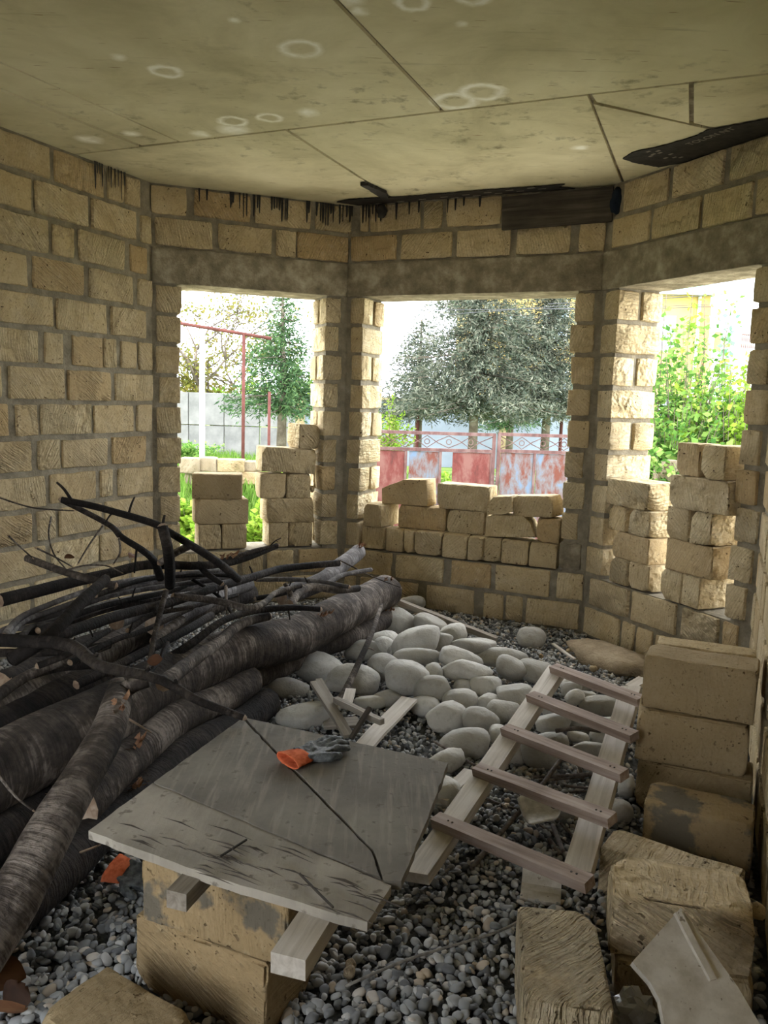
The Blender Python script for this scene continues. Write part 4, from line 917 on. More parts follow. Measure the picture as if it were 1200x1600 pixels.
pa, pb = onz(470, 1190, ZP), onz(535, 1168, ZP); d = (pb - pa); ang = math.atan2(d.y, d.x)
glove('work_glove', 'grey rubber-coated work glove with orange cuff lying on the plywood', Matrix.Translation(pa + Vector((0, 0, .002))) @ Matrix.Rotation(ang, 4, 'Z'))
pa = onz(196, 1372, .03); pb = onz(240, 1385, .03); d = pb - pa
glove('work_glove', 'orange and blue-grey work glove lying on gravel by the plywood support', Matrix.Translation(pa + Vector((0, 0, .012))) @ Matrix.Rotation(math.atan2(d.y, d.x) + .0, 4, 'Z') @ Matrix.Rotation(.35, 4, 'X'))

# ------------------------------------------------------------------ wooden ladder
LAD = thing('wooden_ladder', 'rough wooden ladder of two boards and five nailed rungs lying over the boulders', 'ladder', onz(800, 1230, .02))
la, lb = onz(869, 1050, .30), onz(650, 1372, .075); ra, rb_ = onz(985, 1082, .30), onz(902, 1368, .13)
ln = (la-lb).cross(ra-rb_).normalized(); ln = ln if ln.z > 0 else -ln
for a, b_, m, s_ in ((la, lb, M_BOARD_L, 1), (ra, rb_, M_BOARD_L, 2)):
    beam(a + (a-b_).normalized()*.03, b_, .088, .036, m, 'rail', LAD, ln, s_)
for i, (x0, y0, x1, y1) in enumerate([(865,1036,1003,1092), (829,1080,992,1148), (789,1132,976,1208), (745,1194,957,1278), (681,1273,922,1378)]):
    t0 = None
    def onplane(px, py):
        d_ = ray(px, py); o_ = lb + ln*.034; return EYEP + d_ * ((o_-EYEP).dot(ln)/d_.dot(ln))
    p, q = onplane(x0, y0+8), onplane(x1, y1+4)
    rg = beam(p, q, .05, .034, M_BOARD_R, 'rung', LAD, ln, 10+i)
    for e_, s_ in ((p.lerp(q, .10), 1), (p.lerp(q, .13), 1), (p.lerp(q, .9), 1), (p.lerp(q, .93), 1)):
        b2 = MB(); b2.tube([Vector((0,0,0)), ln*.002], .0035, 6); put('nail', b2.me(), Matrix.Translation(e_ + ln*.017), rg, M_BOARD_DK)

# ------------------------------------------------------------------ scrap boards, rebar, spade, tiles
def scrap(label, a, za, b_, zb, wd, th, m, name='scrap_board', seed=0, up=None, cat='board'):
    o = beam(onz(a[0], a[1], za), onz(b_[0], b_[1], zb), wd, th, m, name, None, up, seed, .002, .003); return tag(o, label, cat)
scrap('grey narrow board leaning down between the log and boulders', (492,1066), .16, (545,1150), .05, .05, .018, M_BOARD, seed=1)
scrap('second grey splinter board beside the narrow leaning board', (498,1062), .15, (522,1104), .09, .035, .014, M_BOARD, seed=11)
scrap('dark bar lying across the scrap boards', (524,1093), .13, (597,1128), .13, .028, .026, M_BOARD, seed=2)
scrap('pale split plank on the gravel between boulders and plywood', (566,1168), .04, (640,1092), .10, .085, .016, M_BOARD_L, seed=3)
scrap('dark stick leaning on the pale split plank', (578,1106), .18, (548,1154), .08, .018, .016, M_BOARD_DK, seed=4, name='stick', cat='stick')
scrap('small pale board stub among the scrap boards', (548,1078), .12, (540,1106), .09, .05, .016, M_BOARD_L, seed=5)
scrap('flat board scrap behind the plywood edge', (505,1132), .02, (560,1128), .03, .10, .014, M_BOARD, seed=6)
scrap('long grey board lying behind the boulder heap by the sill', (622,940), .20, (776,1000), .05, .045, .035, M_BOARD, seed=7, name='long_board')
scrap('pale lath half under the ladder by the plywood', (735,1206), .05, (688,1252), .03, .06, .02, M_BOARD_L, seed=8)
scrap('thin pale lath on the gravel by the sill corner', (864,1006), .02, (898,1030), .02, .02, .01, M_BOARD_L, seed=9, name='lath')
scrap('pale broken board end near the ladder top', (985,1075), .2, (1006,1062), .22, .06, .02, M_BOARD_L, seed=12)
def metal(name, c0, c1, rough=.7):
    m, t, b = mat(name, rough, .3); v, _ = objvec(t); n = noise_(t, v, 35, 5, .65)
    LK(t, ramp(t, n, [(.35, S(c0)), (.65, S(c1))]), b.inputs['Base Color']); bump(t, b, noise_(t, v, 90, 2), .4, .003); return m
M_REBAR = metal('rebar', (68,60,54), (120,110,100)); M_STEEL = metal('spade_steel', (176,172,164), (212,208,200), .5)
M_ROD = metal('worn_rod', (104,100,94), (150,145,136))
def rebar(label, pts, r=.006, ribs=True, name='rebar', m=None):
    pw = [onz(a, b_, z) for a, b_, z in pts]; P, T = smooth_path(pw, 60 if ribs else 14); c = P[len(P)//2]
    rr = [r*(1.16 if i % 2 else .92) for i in range(len(P))] if ribs else r
    b2 = MB(); b2.tube([p-c for p in P], rr, 8); return tag(put(name, b2.me(True), Matrix.Translation(c), None, m or M_REBAR), label, 'rebar')
rebar('long thin bent rebar lying across the gravel', [(540,1541,.036),(640,1498,.040),(760,1462,.040),(810,1440,.042),(842,1412,.045)], .0040, False, m=M_ROD)
rebar('ribbed rebar against the grooved foreground block', [(838,1414,.05),(830,1455,.03),(822,1500,.025)], .0065)
rebar('long grey rebar running under the ladder rungs', [(888,1170,.20),(840,1235,.12),(782,1302,.05),(736,1358,.022)], .0085)
rebar('rusty rebar pair upper under the ladder', [(640+610/3.158,920+930/3.158,.09),(880,1212,.12),(960,1206,.20)], .006)
rebar('rusty rebar just below the upper one under the ladder', [(842,1220,.10),(905,1214,.12),(940,1206,.14)], .005)
rebar('dark thin rebar behind the spade', [(884,1228,.08),(926,1232,.09)], .005)
rebar('curved thin rebar behind the spade', [(890,1238,.08),(912,1236,.08),(922,1240,.07)], .0045)
rebar('rebar slanting past the spade shaft', [(802,1226,.05),(822,1256,.05),(832,1262,.05)], .005)
rebar('rebar beside the slanting one under the ladder', [(812,1228,.05),(828,1250,.05)], .005)
rebar('ribbed rebar leaning between boulders under the ladder', [(895,1175,.16),(906,1200,.12),(911,1222,.08)], .007)
rebar('rebar lying low on the gravel inside the ladder', [(756,1246,.022),(790,1260,.022),(820,1266,.022)], .006)
rebar('short pale peg of rebar near the last rung', [(864,1290,.03),(880,1332,.022)], .0095, False)
rebar('ribbed dark rebar by the pale peg', [(858,1312,.022),(876,1336,.022)], .008)
rebar('thin rod right of the spade', [(876,1286,.03),(898,1310,.022)], .005)
rebar('thin rod under the spade tip', [(842,1288,.025),(888,1318,.022)], .004)
rebar('dark rod among the boulders under the ladder', [(868,1142,.17),(905,1138,.18),(938,1142,.16)], .009)
rebar('thin rod by the boulders left of the ladder', [(677,1158,.05),(742,1196,.04)], .006, False)
rebar('short ribbed rebar beyond the last rung', [(762,1322,.024),(738,1356,.022)], .007)
# spade head: curved pointed blade with socket
SPZ = 0
SP = thing('spade_head', 'old grey spade blade with a broken socket lying among the rebar', 'spade', onz(848, 1285, .02))
c = onz(846, 1272, .095); V = []; F = []; nU, nW = 13, 9
ax = (onz(876, 1275, .06) - onz(820, 1280, .06)); wl_ = ax.length; ax.normalize(); ay = Vector((-ax.y, ax.x, 0))
for i in range(nU):
    t = i/(nU-1); x = (t-.5)*wl_; hw = .06*(1 - max(0, (t-.55)/.45)**2.2)*(1 if t > .08 else .9)
    for j in range(nW):
        s_ = j/(nW-1)*2-1; V.append(ax*x + ay*(hw*s_*1.1) + Vector((0, 0, .02*s_*s_ + .012*math.sin(t*2) + .018*s_)))
for i in range(nU-1):
    for j in range(nW-1): F.append((i*nW+j, (i+1)*nW+j, (i+1)*nW+j+1, i*nW+j+1))
o = put('blade', mesh(V, F, True), Matrix.Translation(c), SP, M_STEEL); o.modifiers.new('s', 'SOLIDIFY').thickness = .004
b2 = MB(); a = onz(852, 1270, .075); b_ = onz(866, 1266, .10); d_ = onz(862, 1248, .14); b2.tube([a-c, b_-c, d_-c], [.005, .010, .012], 10); put('socket', b2.me(True), Matrix.Translation(c), SP, M_REBAR)
# white plaster / foam pieces
def white_mat():
    m, t, b = mat('white_plaster', .8, .25); v, _ = objvec(t); n = noise_(t, v, 14, 5, .6); n2 = noise_(t, v, 60, 3)
    c = ramp(t, n, [(.35, S((176,168,152))), (.6, S((208,202,190)))]); c = mix(t, ramp(t, n2, [(.66, (0,0,0)), (.72, (.8,.8,.8))]), c, S((110,96,76)))
    LK(t, c, b.inputs['Base Color']); bump(t, b, math_(t, 'ADD', n, math_(t, 'MULTIPLY', n2, .3)), .35, .006); return m
M_WHITE = white_mat()
A = onz(812, 1402, .03); B = onz(872, 1412, .03); ex = (B-A).normalized(); ey = Vector((-ex.y, ex.x, 0)); prof = [(0, 0), (.05, .0), (.075, .006), (.090, .022), (.098, .045), (.112, .050), (.122, .046), (.118, .030), (.108, .010), (.09, -.012), (0, -.014)]
V = []; n = len(prof)
for k, l_ in enumerate((0, .04, .08, .125)): V += [ex*(l_ + .006*nv(k, i, 2)) + ey*p[0] + Vector((0, 0, p[1])) for i, p in enumerate(prof)]
F = [(k*n+i, k*n+(i+1) % n, (k+1)*n+(i+1) % n, (k+1)*n+i) for k in range(3) for i in range(n)] + [tuple(range(n))[::-1], tuple(range(3*n, 4*n))]
tag(put('plaster_moulding', mesh(V, [f[::-1] for f in F], False), Matrix.Translation(A), None, M_WHITE), 'white plaster moulding fragment with a rolled edge beside the last rung', 'plaster')
# leaning white slab with a raised ridge
p0, p1, p2, p3 = onz(1064, 1418, .37), onz(988, 1503, .30), onz(1020, 1605, .16), onz(1200, 1640, .20)
nrm = (p1-p0).cross(p3-p0).normalized(); nrm = nrm if nrm.dot(FW) < 0 else -nrm
SLAB = thing('plaster_slab', 'off-white plaster slab with a raised ridge leaning on the broken block', 'plaster', (p2.x, p2.y, 0))
flat = lambda p: p - nrm*((p-p0).dot(nrm))
ring = [flat(x) for x in (p0, p1, onz(1008, 1545, .24), onz(1016, 1580, .19), onz(1018, 1640, .12), onz(1200, 1700, .12), onz(1196, 1625, .20), onz(1150, 1545, .26))]
cen = sum(ring, Vector((0,0,0)))/len(ring); V = [r_-cen for r_ in ring] + [r_-cen-nrm*.022 for r_ in ring]; n = len(ring)
F = [tuple(range(n)), tuple(range(n, 2*n))[::-1]] + [(i, n+i, n+(i+1) % n, (i+1) % n) for i in range(n)]
put('slab', mesh(V, F, False), Matrix.Translation(cen), SLAB, M_WHITE)
a, b_ = flat(onz(1056, 1428, .36)) + nrm*.004, flat(onz(1110, 1535, .27)) + nrm*.004
o = beam(a, b_, .016, .016, M_WHITE, 'ridge', SLAB, nrm, 3, .006, .003)
# crumpled clear plastic bag in the gap
m, t, b = mat('clear_plastic', .25, .5); b.inputs['Base Color'].default_value = (.62, .62, .60, 1); b.inputs['Transmission Weight'].default_value = .55; M_BAG = m
V = []
for x, y, z in IC3[0]:
    k = 1 + .45*nv(x*1.6, y*1.6, z*1.6, 3) + .25*nv(x*4, y*4, z*4, 8); V.append((x*.055*k, y*.05*k, z*.045*k))
P = onz(982, 1580, .08); tag(put('plastic_bag', npmesh(V, IC3[1], False), Matrix.Translation(P), None, M_BAG), 'crumpled clear plastic bag stuffed between the foreground blocks', 'bag')
# dirt bank and small stones
V = []
for x, y, z in IC3[0]:
    k = 1 + .45*nv(x*1.3, y*1.3, z*1.3, 6) + .28*nv(x*3.4, y*3.4, z*3.4, 2) + .10*nv(x*9, y*9, z*9, 4); V.append((x*.36*k, y*.17*k, z*.085*k))
P = onz(955, 1030, .02); tag(put('dirt_bank', npmesh(V, IC3[1]), Matrix.Translation(P) @ Matrix.Rotation(W_CD.rz, 4, 'Z'), None, M_DIRT), 'low bank of dry brown dirt at the foot of the bush-side wall', 'dirt')
for i, (px, py, s_, lab) in enumerate([(548,1506,.02,'small brown mortar lump on the gravel by the batten'), (546,1520,.024,'mortar lump under the smaller brown lump'), (927,1045,.03,'small tan cobble near the dirt bank'), (846,1025,.02,'tiny white cobble on gravel by the lone boulder'), (888,1017,.02,'tiny tan cobble beside the pale lath'), (1183,1424,.03,'tan rubble chip stuck by the side wall')]):
    P = onz(px, py, .03 if i < 5 else .25); tag(put('stone_lump', npmesh(pebble_shape(IC2[0], 60+i)*s_*.75, IC2[1]), Matrix.Translation(P), None, M_DIRT if i in (0,1) else M_STONE_C), lab, 'stone')

# ------------------------------------------------------------------ tar felt, dark plank and rags under the ceiling
def felt_mat():
    m, t, b = mat('tar_felt', .7, .3); v, _ = objvec(t); n = noise_(t, v, 20, 5)
    LK(t, ramp(t, n, [(.35, S((30,28,26))), (.7, S((56,53,49)))]), b.inputs['Base Color']); bump(t, b, noise_(t, v, 80, 3), .5, .004); return m
M_FELT = felt_mat(); M_PRINT = mat('grey_print', .9, .1)[0]; M_PRINT.node_tree.nodes['Principled BSDF'].inputs['Base Color'].default_value = S((140,136,126))
def felt(label, pxs, seed):
    root = thing('tar_felt_strip', label, 'tar felt', onz(pxs[0][0], pxs[0][1], HC - .006))
    o, c = plate(pxs, HC - .004, .006, seed, 0, .006, root, 'sheet', M_FELT, .02); return root
f1 = felt('black tar felt strip along the ceiling above the gate-side window', [(526,315),(545,311),(640,306),(760,296),(850,290),(882,287),(872,291),(900,293.5),(782,302.5),(660,312),(560,320)], 1)
f2 = felt('black printed tar felt strip along the ceiling above the bush-side window', [(973,247),(986,238),(1004,233),(1030,228),(1066,218),(1098,206),(1104,202),(1140,196),(1172,190),(1200,184),(1230,176),(1232,200),(1170,222),(1110,242),(1072,252),(1030,260),(995,254)], 2)
# checker marks and lettering printed on the felt
def mark(px, py, w_, root, ang, k=0):
    P = onz(px, py, HC - .0105); b2 = MB(); b2.box((-w_, -.008, 0), (w_, .008, .001)); put('printed_mark', b2.me(), Matrix.Translation(P) @ Matrix.Rotation(ang, 4, 'Z'), root, M_PRINT)
for px, py in [(1013,237),(1028,236),(1021,241),(1031,239),(1017,244),(1048,241),(1054,246),(1040,247),(1064,246)]: mark(px, py, .014, f2, W_CD.rz)
for k in range(16): mark(592 + k*17, 318.5 - k*1.75 + (k % 2)*3, .026, f1, W_BC.rz)
def lettering(txt, px, py, size, ang, root, flip=False):
    cu = bpy.data.curves.new('t', 'FONT'); cu.body = txt; cu.size = size; cu.extrude = .0005; to = bpy.data.objects.new('t', cu); COL.objects.link(to)
    dg = bpy.context.evaluated_depsgraph_get(); me = bpy.data.meshes.new_from_object(to.evaluated_get(dg)); bpy.data.objects.remove(to)
    P = onz(px, py, HC - .0108); M = Matrix.Translation(P) @ Matrix.Rotation(ang, 4, 'Z') @ Matrix.Rotation(math.pi, 4, 'X')
    me.materials.clear(); put('lettering', me, M, root, M_PRINT)
lettering('TOLON NT', 1079, 227, .06, W_CD.rz, f2)
# plank
u0, u1 = W_BC.ux(785, 2.83, -.03), W_BC.ux(957, 2.83, -.03)
o = put('dark_plank', mesh(*[(lambda VF: (VF[0], VF[1]))(lattice(12, 4, 6, u1-u0, .028, .215, .003))][0], False), W_BC.M((u0+u1)/2, -.024, 2.835) @ Matrix.Rotation(-.02, 4, 'Y'), None, M_BOARD_DK)
tag(o, 'dark weathered plank fixed to the wall just under the ceiling', 'plank')
def rag(label, P, sx, sy, sz, seed, m):
    V = []
    for x, y, z in IC3[0]:
        k = 1 + .35*nv(x*1.5, y*1.5, z*1.5, seed) + .15*nv(x*4, y*4, z*4, seed); V.append((x*sx*k, y*sy*k, z*sz*k))
    return tag(put('rag', npmesh(V, IC3[1]), Matrix.Translation(P), None, m), label, 'rag')
m, t, b = mat('navy_cloth', .9, .1); b.inputs['Base Color'].default_value = S((34,42,54)); M_NAVY = m
rag('navy blue rag stuffed in the corner under the ceiling', W_BC.P(W_BC.ux(966, 2.86), -.045, 2.855), .045, .035, .085, 3, M_NAVY)
rag('black tar lump hanging from the ceiling felt', W_BC.P(W_BC.ux(600, 2.93), -.04, 2.90), .035, .03, .05, 5, M_FELT)
o, c = plate([(563,285),(575,285),(604,298),(606,304),(596,306),(580,295)], HC - .004, .02, 7, 0, .004, None, 'tar_strip', M_FELT, .02); tag(o, 'short tarred strip on the ceiling leading to the black tar lump', 'tar felt')
# tar drips run down the top courses
def drips(wl, parent, lst):
    b2 = MB()
    for px, y0, y1 in lst:
        u = wl.ux(px, HC - .1); l_ = (y1 - y0) / 210.0; wd = .0035 + .004*rnd.random(); z1 = HC - .004
        b2.add([wl.P(u-wd*1.5, -.0105, z1), wl.P(u+wd*1.5, -.0105, z1), wl.P(u+wd*.8, -.0108, z1-l_*.9), wl.P(u, -.0108, z1-l_), wl.P(u-wd*.8, -.0108, z1-l_*.9)], [(4,3,2,1,0)])
    put('tar_drips', b2.me(), None, parent, M_FELT, kind='stuff')
R = random.Random(4)
drips(W_AB, C_AB, [(x, 0, R.uniform(14, 38)) for x in (311,323,360,362,364,374,380,385,396,402,405,424,428,432,436,440,445,448,479,482,494,500,504,508,512,516,520,530,535,541,546,549)])
drips(W_BC, C_BC, [(x, 0, R.uniform(10, 30)) for x in (568,573,577,583,588,592,596,620,640,655,700,712,725,750)])
drips(W_L, C_L, [(x, 0, R.uniform(14, 40)) for x in (147,150,154,158,168,172,178,183,188,193)])

# ================================================================== outside the windows
def zg(x, y):
    s_ = max(0.0, min(1.0, (x + 6) / 7)); s_ = s_*s_*(3-2*s_); k = max(0.0, min(1.0, (y - 6) / 6)); bx_ = max(0.0, min(1.0, (-.7 - x) / .8)); return -.40 - .48*s_*k + .98*math.exp(-((y - 11.0)/1.5)**2)*bx_
def simple(name, c0, c1, sc=8.0, rough=.9, spec=.15, detail=5):
    m, t, b = mat(name, rough, spec); v = N(t, 'ShaderNodeTexCoord').outputs['Object']; n = noise_(t, v, sc, detail, .6)
    LK(t, ramp(t, n, [(.35, S(c0)), (.65, S(c1))]), b.inputs['Base Color']); return m
def leaf_mat(name, cols, trans=.35):
    m = bpy.data.materials.new(name); m.use_nodes = True; t = m.node_tree; t.nodes.remove(t.nodes['Principled BSDF']); g = N(t, 'ShaderNodeNewGeometry')
    c = ramp(t, g.outputs['Random Per Island'], [(i/(len(cols)-1), S(k)) for i, k in enumerate(cols)])
    d = N(t, 'ShaderNodeBsdfDiffuse'); tr = N(t, 'ShaderNodeBsdfTranslucent'); mx = N(t, 'ShaderNodeMixShader'); mx.inputs[0].default_value = trans
    LK(t, c, d.inputs[0]); LK(t, c, tr.inputs[0]); LK(t, d.outputs[0], mx.inputs[1]); LK(t, tr.outputs[0], mx.inputs[2]); LK(t, mx.outputs[0], t.nodes['Material Output'].inputs[0]); return m
M_GRASS = simple('grass_ground', (70,92,42), (100,118,62), 1.2)
def yard_mat():
    m, t, b = mat('yard_ground', .95, .1); v = N(t, 'ShaderNodeTexCoord').outputs['Object']; n = noise_(t, v, 1.2, 5, .6); sx = N(t, 'ShaderNodeSeparateXYZ'); LK(t, v, sx.inputs[0])
    gr = ramp(t, n, [(.35, S((84,108,48))), (.65, S((120,140,74)))]); st = ramp(t, noise_(t, v, 6, 4), [(.35, S((206,198,176))), (.65, S((226,218,198)))])  # near ground, hidden by the sills, is made pale to bounce daylight indoors
    f = math_(t, 'MULTIPLY', math_(t, 'SUBTRACT', math_(t, 'ADD', sx.outputs['Y'], math_(t, 'MULTIPLY', n, 2.0)), 10.6), .6, clamp=True)
    f = math_(t, 'MAXIMUM', f, math_(t, 'MULTIPLY', math_(t, 'MULTIPLY', math_(t, 'SUBTRACT', sx.outputs['Y'], 8.3), 1.5, clamp=True), math_(t, 'MULTIPLY', math_(t, 'SUBTRACT', -.6, sx.outputs['X']), 1.5, clamp=True)))
    LK(t, mix(t, f, st, gr), b.inputs['Base Color']); return m
M_YARD = yard_mat(); M_BLADE = leaf_mat('grass_blade', [(76,106,44), (98,132,54), (122,150,72)])
M_LIME = leaf_mat('lime_leaf', [(86,118,40), (118,152,50), (146,172,68), (164,184,88)], .45)
M_BUSH = leaf_mat('bush_leaf', [(62,100,48), (94,134,62), (126,162,80), (156,182,102)], .45)
M_PINE = leaf_mat('pine_needle', [(56,66,56), (80,88,76), (104,108,94), (128,128,112)], .15)
M_SPRUCE = leaf_mat('spruce_needle', [(48,68,48), (60,84,56), (80,106,68), (98,122,80)], .2)
M_YEL = leaf_mat('yellow_leaf', [(96,100,48), (122,120,58), (130,116,64), (110,122,62)], .4)
M_TRUNK = simple('trunk_bark', (84,74,64), (118,108,96), 6)
gx = np.concatenate([np.linspace(-45, -9, 13), np.linspace(-8.4, 8.4, 43), np.linspace(9, 45, 13)]); gy = np.concatenate([np.linspace(-25, 6, 16), np.linspace(6.5, 18, 36), np.linspace(19, 75, 29)]); V = [(x, y, zg(x, y)) for y in gy for x in gx]; n = len(gx)
put('ground', mesh(V, [(j*n+i, j*n+i+1, (j+1)*n+i+1, (j+1)*n+i) for j in range(len(gy)-1) for i in range(n-1)]), None, None, M_YARD, kind='structure', label='yard ground outside, grass with an unseen near part made pale to bounce light')
def quads(P, D, L, W, rng_):
    n = len(P); D = D/np.linalg.norm(D, axis=1, keepdims=True); r = rng_.normal(size=(n, 3)); S_ = np.cross(D, r); S_ /= np.linalg.norm(S_, axis=1, keepdims=True)+1e-9
    Nn = np.cross(S_, D); L = np.asarray(L).reshape(-1, 1)*np.ones((n, 1)); W = np.asarray(W).reshape(-1, 1)*np.ones((n, 1))
    V = np.stack([P, P + D*L*.45 + S_*W*.5 + Nn*L*.05, P + D*L, P + D*L*.45 - S_*W*.5 + Nn*L*.05], 1).reshape(-1, 3)
    return V, np.arange(n*4).reshape(-1, 4)
def foliage(P, D, L, W, parent, m, rng_, name='foliage'):
    c = P.mean(0); V, F = quads(P - c, D, L, W, rng_); return put(name, npmesh(V, F, False), Matrix.Translation(Vector(c)), parent, m, kind='stuff')
def stemtube(paths, parent, m, name='stem', seg=5):
    b2 = MB()
    for pts, r in paths: b2.tube(pts, r, seg)
    o = put(name, b2.me(True), None, parent, m)
    if name != 'trunk': o['kind'] = 'stuff'
    return o
def conifer(label, px, Y, tip, Rb, zc, seed, m, nb=17, dens=1.0, group=None, droop=.25):
    rg = np.random.default_rng(seed); x = ony(px, 600, Y).x; z0 = zg(x, Y); root = thing('conifer', label, 'tree', (x, Y, z0), group)
    stemtube([([(x, Y, z0), (x+.03, Y, (z0+tip)/2), (x, Y, tip)], [.15, .09, .02])], root, M_TRUNK, 'trunk', 8)
    PP = []; DD = []; br_ = []
    nz_ = int((tip - zc) / .17)
    for i in range(nz_):
        t = i/nz_; z = zc + (tip-zc)*t; R_ = Rb*(1-t)**.75*(.8 + .35*rg.random()) + .06
        for k in range(max(5, int(nb*1.3*(1-t*.6)))):
            a = rg.uniform(0, 2*np.pi); r_ = R_*rg.uniform(.7, 1.12); npt = max(3, int(r_/.11*dens))
            d = np.array([np.cos(a), np.sin(a), 0]); s = (np.arange(npt)+rg.random(npt))/npt; zz_ = z + .12*s*r_ - droop*r_*s*s + rg.normal(0, .04, npt)
            p = np.array([x, Y, 0])[None] + d[None]*(s*r_)[:, None]; p[:, 2] = zz_; br_.append(([(x, Y, z), tuple(p[-1])], [.02, .005]))
            for rep in range(5):
                q = p + rg.normal(0, .07, p.shape); dd = d[None]*rg.uniform(.3, 1.0, (npt, 1)) + rg.normal(0, .55, p.shape) + np.array([0, 0, -.15]); PP.append(q); DD.append(dd)
    P = np.concatenate(PP); D = np.concatenate(DD); foliage(P, D, rg.uniform(.10, .20, len(P)), rg.uniform(.02, .045, len(P)), root, m, rg)
    stemtube(br_[::3], root, M_TRUNK, 'boughs', 3); return root
conifer('green spruce beside the red pipe frame', 440, 20, 4.1, 1.35, 1.25, 1, M_SPRUCE, 15)
GC = 'grey-green conifers behind the gate'
conifer('small grey-green conifer with its tip in view behind the gate', 655, 25, 3.95, 1.7, 1.15, 2, M_PINE, 14, group=GC)
conifer('biggest grey-green conifer behind the gate with bare trunk foot', 742, 23, 7.2, 2.4, 1.35, 3, M_PINE, 20, group=GC)
conifer('grey-green conifer before the yellow house', 856, 24, 6.6, 2.1, 1.3, 4, M_PINE, 18, group=GC)
conifer('dark conifer half hidden between the other conifers', 800, 29, 5.0, 1.3, .8, 6, M_SPRUCE, 12, group=GC)
def shrub(label, c, r, h, n, seed, m, ls=(.05, .10), shoots=0, name='leafy_shrub', cat='shrub', group=None):
    rg = np.random.default_rng(seed); x, y = c; z0 = zg(x, y); root = thing(name, label, cat, (x, y, z0), group); PP = []; DD = []; st = []
    ns = max(8, int(n/90))
    for k in range(ns):
        a = rg.uniform(0, 2*np.pi); rr = r*np.sqrt(rg.random()); hh = h*rg.uniform(.55, 1.0)*(1-.35*(rr/r)**2); ex = np.array([np.cos(a)*rr, np.sin(a)*rr])
        pts = [np.array([x + ex[0]*.25*t + ex[0]*.75*t*t, y + ex[1]*.25*t + ex[1]*.75*t*t, z0 + hh*t]) for t in np.linspace(0, 1, 6)]
        st.append(([tuple(p) for p in pts], [.012*(1-.8*t) for t in np.linspace(0, 1, 6)])); m_ = n//ns
        t = rg.uniform(.12, 1.0, m_)**.8; i = np.minimum((t*5).astype(int), 4); f = t*5-i; A = np.array(pts); p = A[i]*(1-f)[:, None] + A[i+1]*f[:, None] + rg.normal(0, .09*max(r, .4), (m_, 3))*(1.1-t)[:, None]**.5
        PP.append(p); dd = rg.normal(0, 1, (m_, 3)); dd[:, 2] = np.abs(dd[:, 2])*.5; DD.append(dd)
    for k in range(shoots):
        a = rg.uniform(-r*.8, r*.8); b_ = rg.uniform(-r*.4, r*.4); hh = h*rg.uniform(1.05, 1.45); pts = [(x+a+.05*t*rg.normal(), y+b_, z0+hh*t) for t in np.linspace(0, 1, 5)]; st.append((pts, [.010, .008, .006, .005, .003]))
        m_ = 70; t = rg.uniform(.5, 1, m_); p = np.stack([np.full(m_, x+a), np.full(m_, y+b_), z0+hh*t], 1) + rg.normal(0, .05, (m_, 3)); PP.append(p); dd = rg.normal(0, 1, (m_, 3)); dd[:, 2] = np.abs(dd[:, 2]); DD.append(dd)
    P = np.concatenate(PP); D = np.concatenate(DD); L = rg.uniform(ls[0], ls[1], len(P)); foliage(P, D, L, L*.62, root, m, rg); stemtube(st, root, M_TRUNK, 'stems', 4); return root
GS = 'bushes outside the bush-side window'
def gx_(px, Y): return ony(px, 650, Y).x
shrub('tall lime-green bush with upright shoots outside the bush-side window', (gx_(1066, 8.2), 8.2), .85, 3.0, 26000, 1, M_BUSH, (.04, .085), 4, group=GS)
shrub('yellow-green bush beside the tall one, before the white house', (gx_(1150, 8.0), 8.0), .9, 2.75, 26000, 2, M_LIME, (.04, .08), 1, group=GS)
shrub('low bright green bush against the bush-side wall', (gx_(1095, 7.0), 7.0), .75, 1.9, 12000, 3, M_BUSH, (.05, .10), 0, group=GS)
shrub('small leafy bush low at the pier of the bush-side window', (gx_(1040, 7.6), 7.6), .6, 1.9, 9000, 4, M_BUSH, (.07, .12), 0, group=GS)
shrub('bluish young tree top in front of the white house', (gx_(1128, 14), 14), .6, 3.0, 1500, 5, leaf_mat('blue_green_leaf', [(96,140,110), (140,176,140)], .4), (.08, .14), 2, group=GS)
GL = 'lime-green plants in the yard'
for k, (px, Y, r, h) in enumerate([(300,14.0,.9,.95),(345,15.0,1.0,1.0),(392,14.4,1.0,1.0),(430,15.4,.9,1.0),(318,12.2,.7,.62),(372,12.4,.7,.66),(408,12.8,.6,.66)]):
    lab = ['lime-green leafy plant by the yard wall corner', 'lime-green leafy plant next to the white pole', 'lime-green leafy plant below the red pipe post', 'lime-green leafy plant behind the tall block stack', 'low green weed just behind the grey yard blocks', 'low green weed behind the yellowish yard block', 'low green weed by the tall block stack'][k]
    shrub(lab, (gx_(px, Y), Y), r, h, 3200, 20+k, M_LIME, (.06, .12), 0, 'leafy_plant', 'plant', GL)
for k, (px, Y, r, h, m, lab) in enumerate([(322,9.0,.4,.72,M_LIME,'green weeds between the two loose stacks'), (296,9.4,.5,.78,M_LIME,'green weeds by the log-side pier'), (400,9.2,.4,.75,M_LIME,'green weeds beside the tall loose stack'),
        (640,17,.9,1.0,M_LIME,'bright green shrub seen over the gate scrollwork'), (700,16,.5,1.2,M_LIME,'bright plant seen through the gap in the gate'), (612,22,.7,2.6,M_LIME,'yellow-green small tree by the middle window pier'), (748,20,.8,1.1,M_PINE,'dull shrub at the conifer foot'), (868,18,.7,.9,M_BUSH,'green shrub over the right gate leaf'), (290,24,1.2,.7,M_BUSH,'dark green clump at the yard wall')]):
    shrub(lab, (gx_(px, Y), Y), r, h, 2600, 40+k, m, (.06, .12))
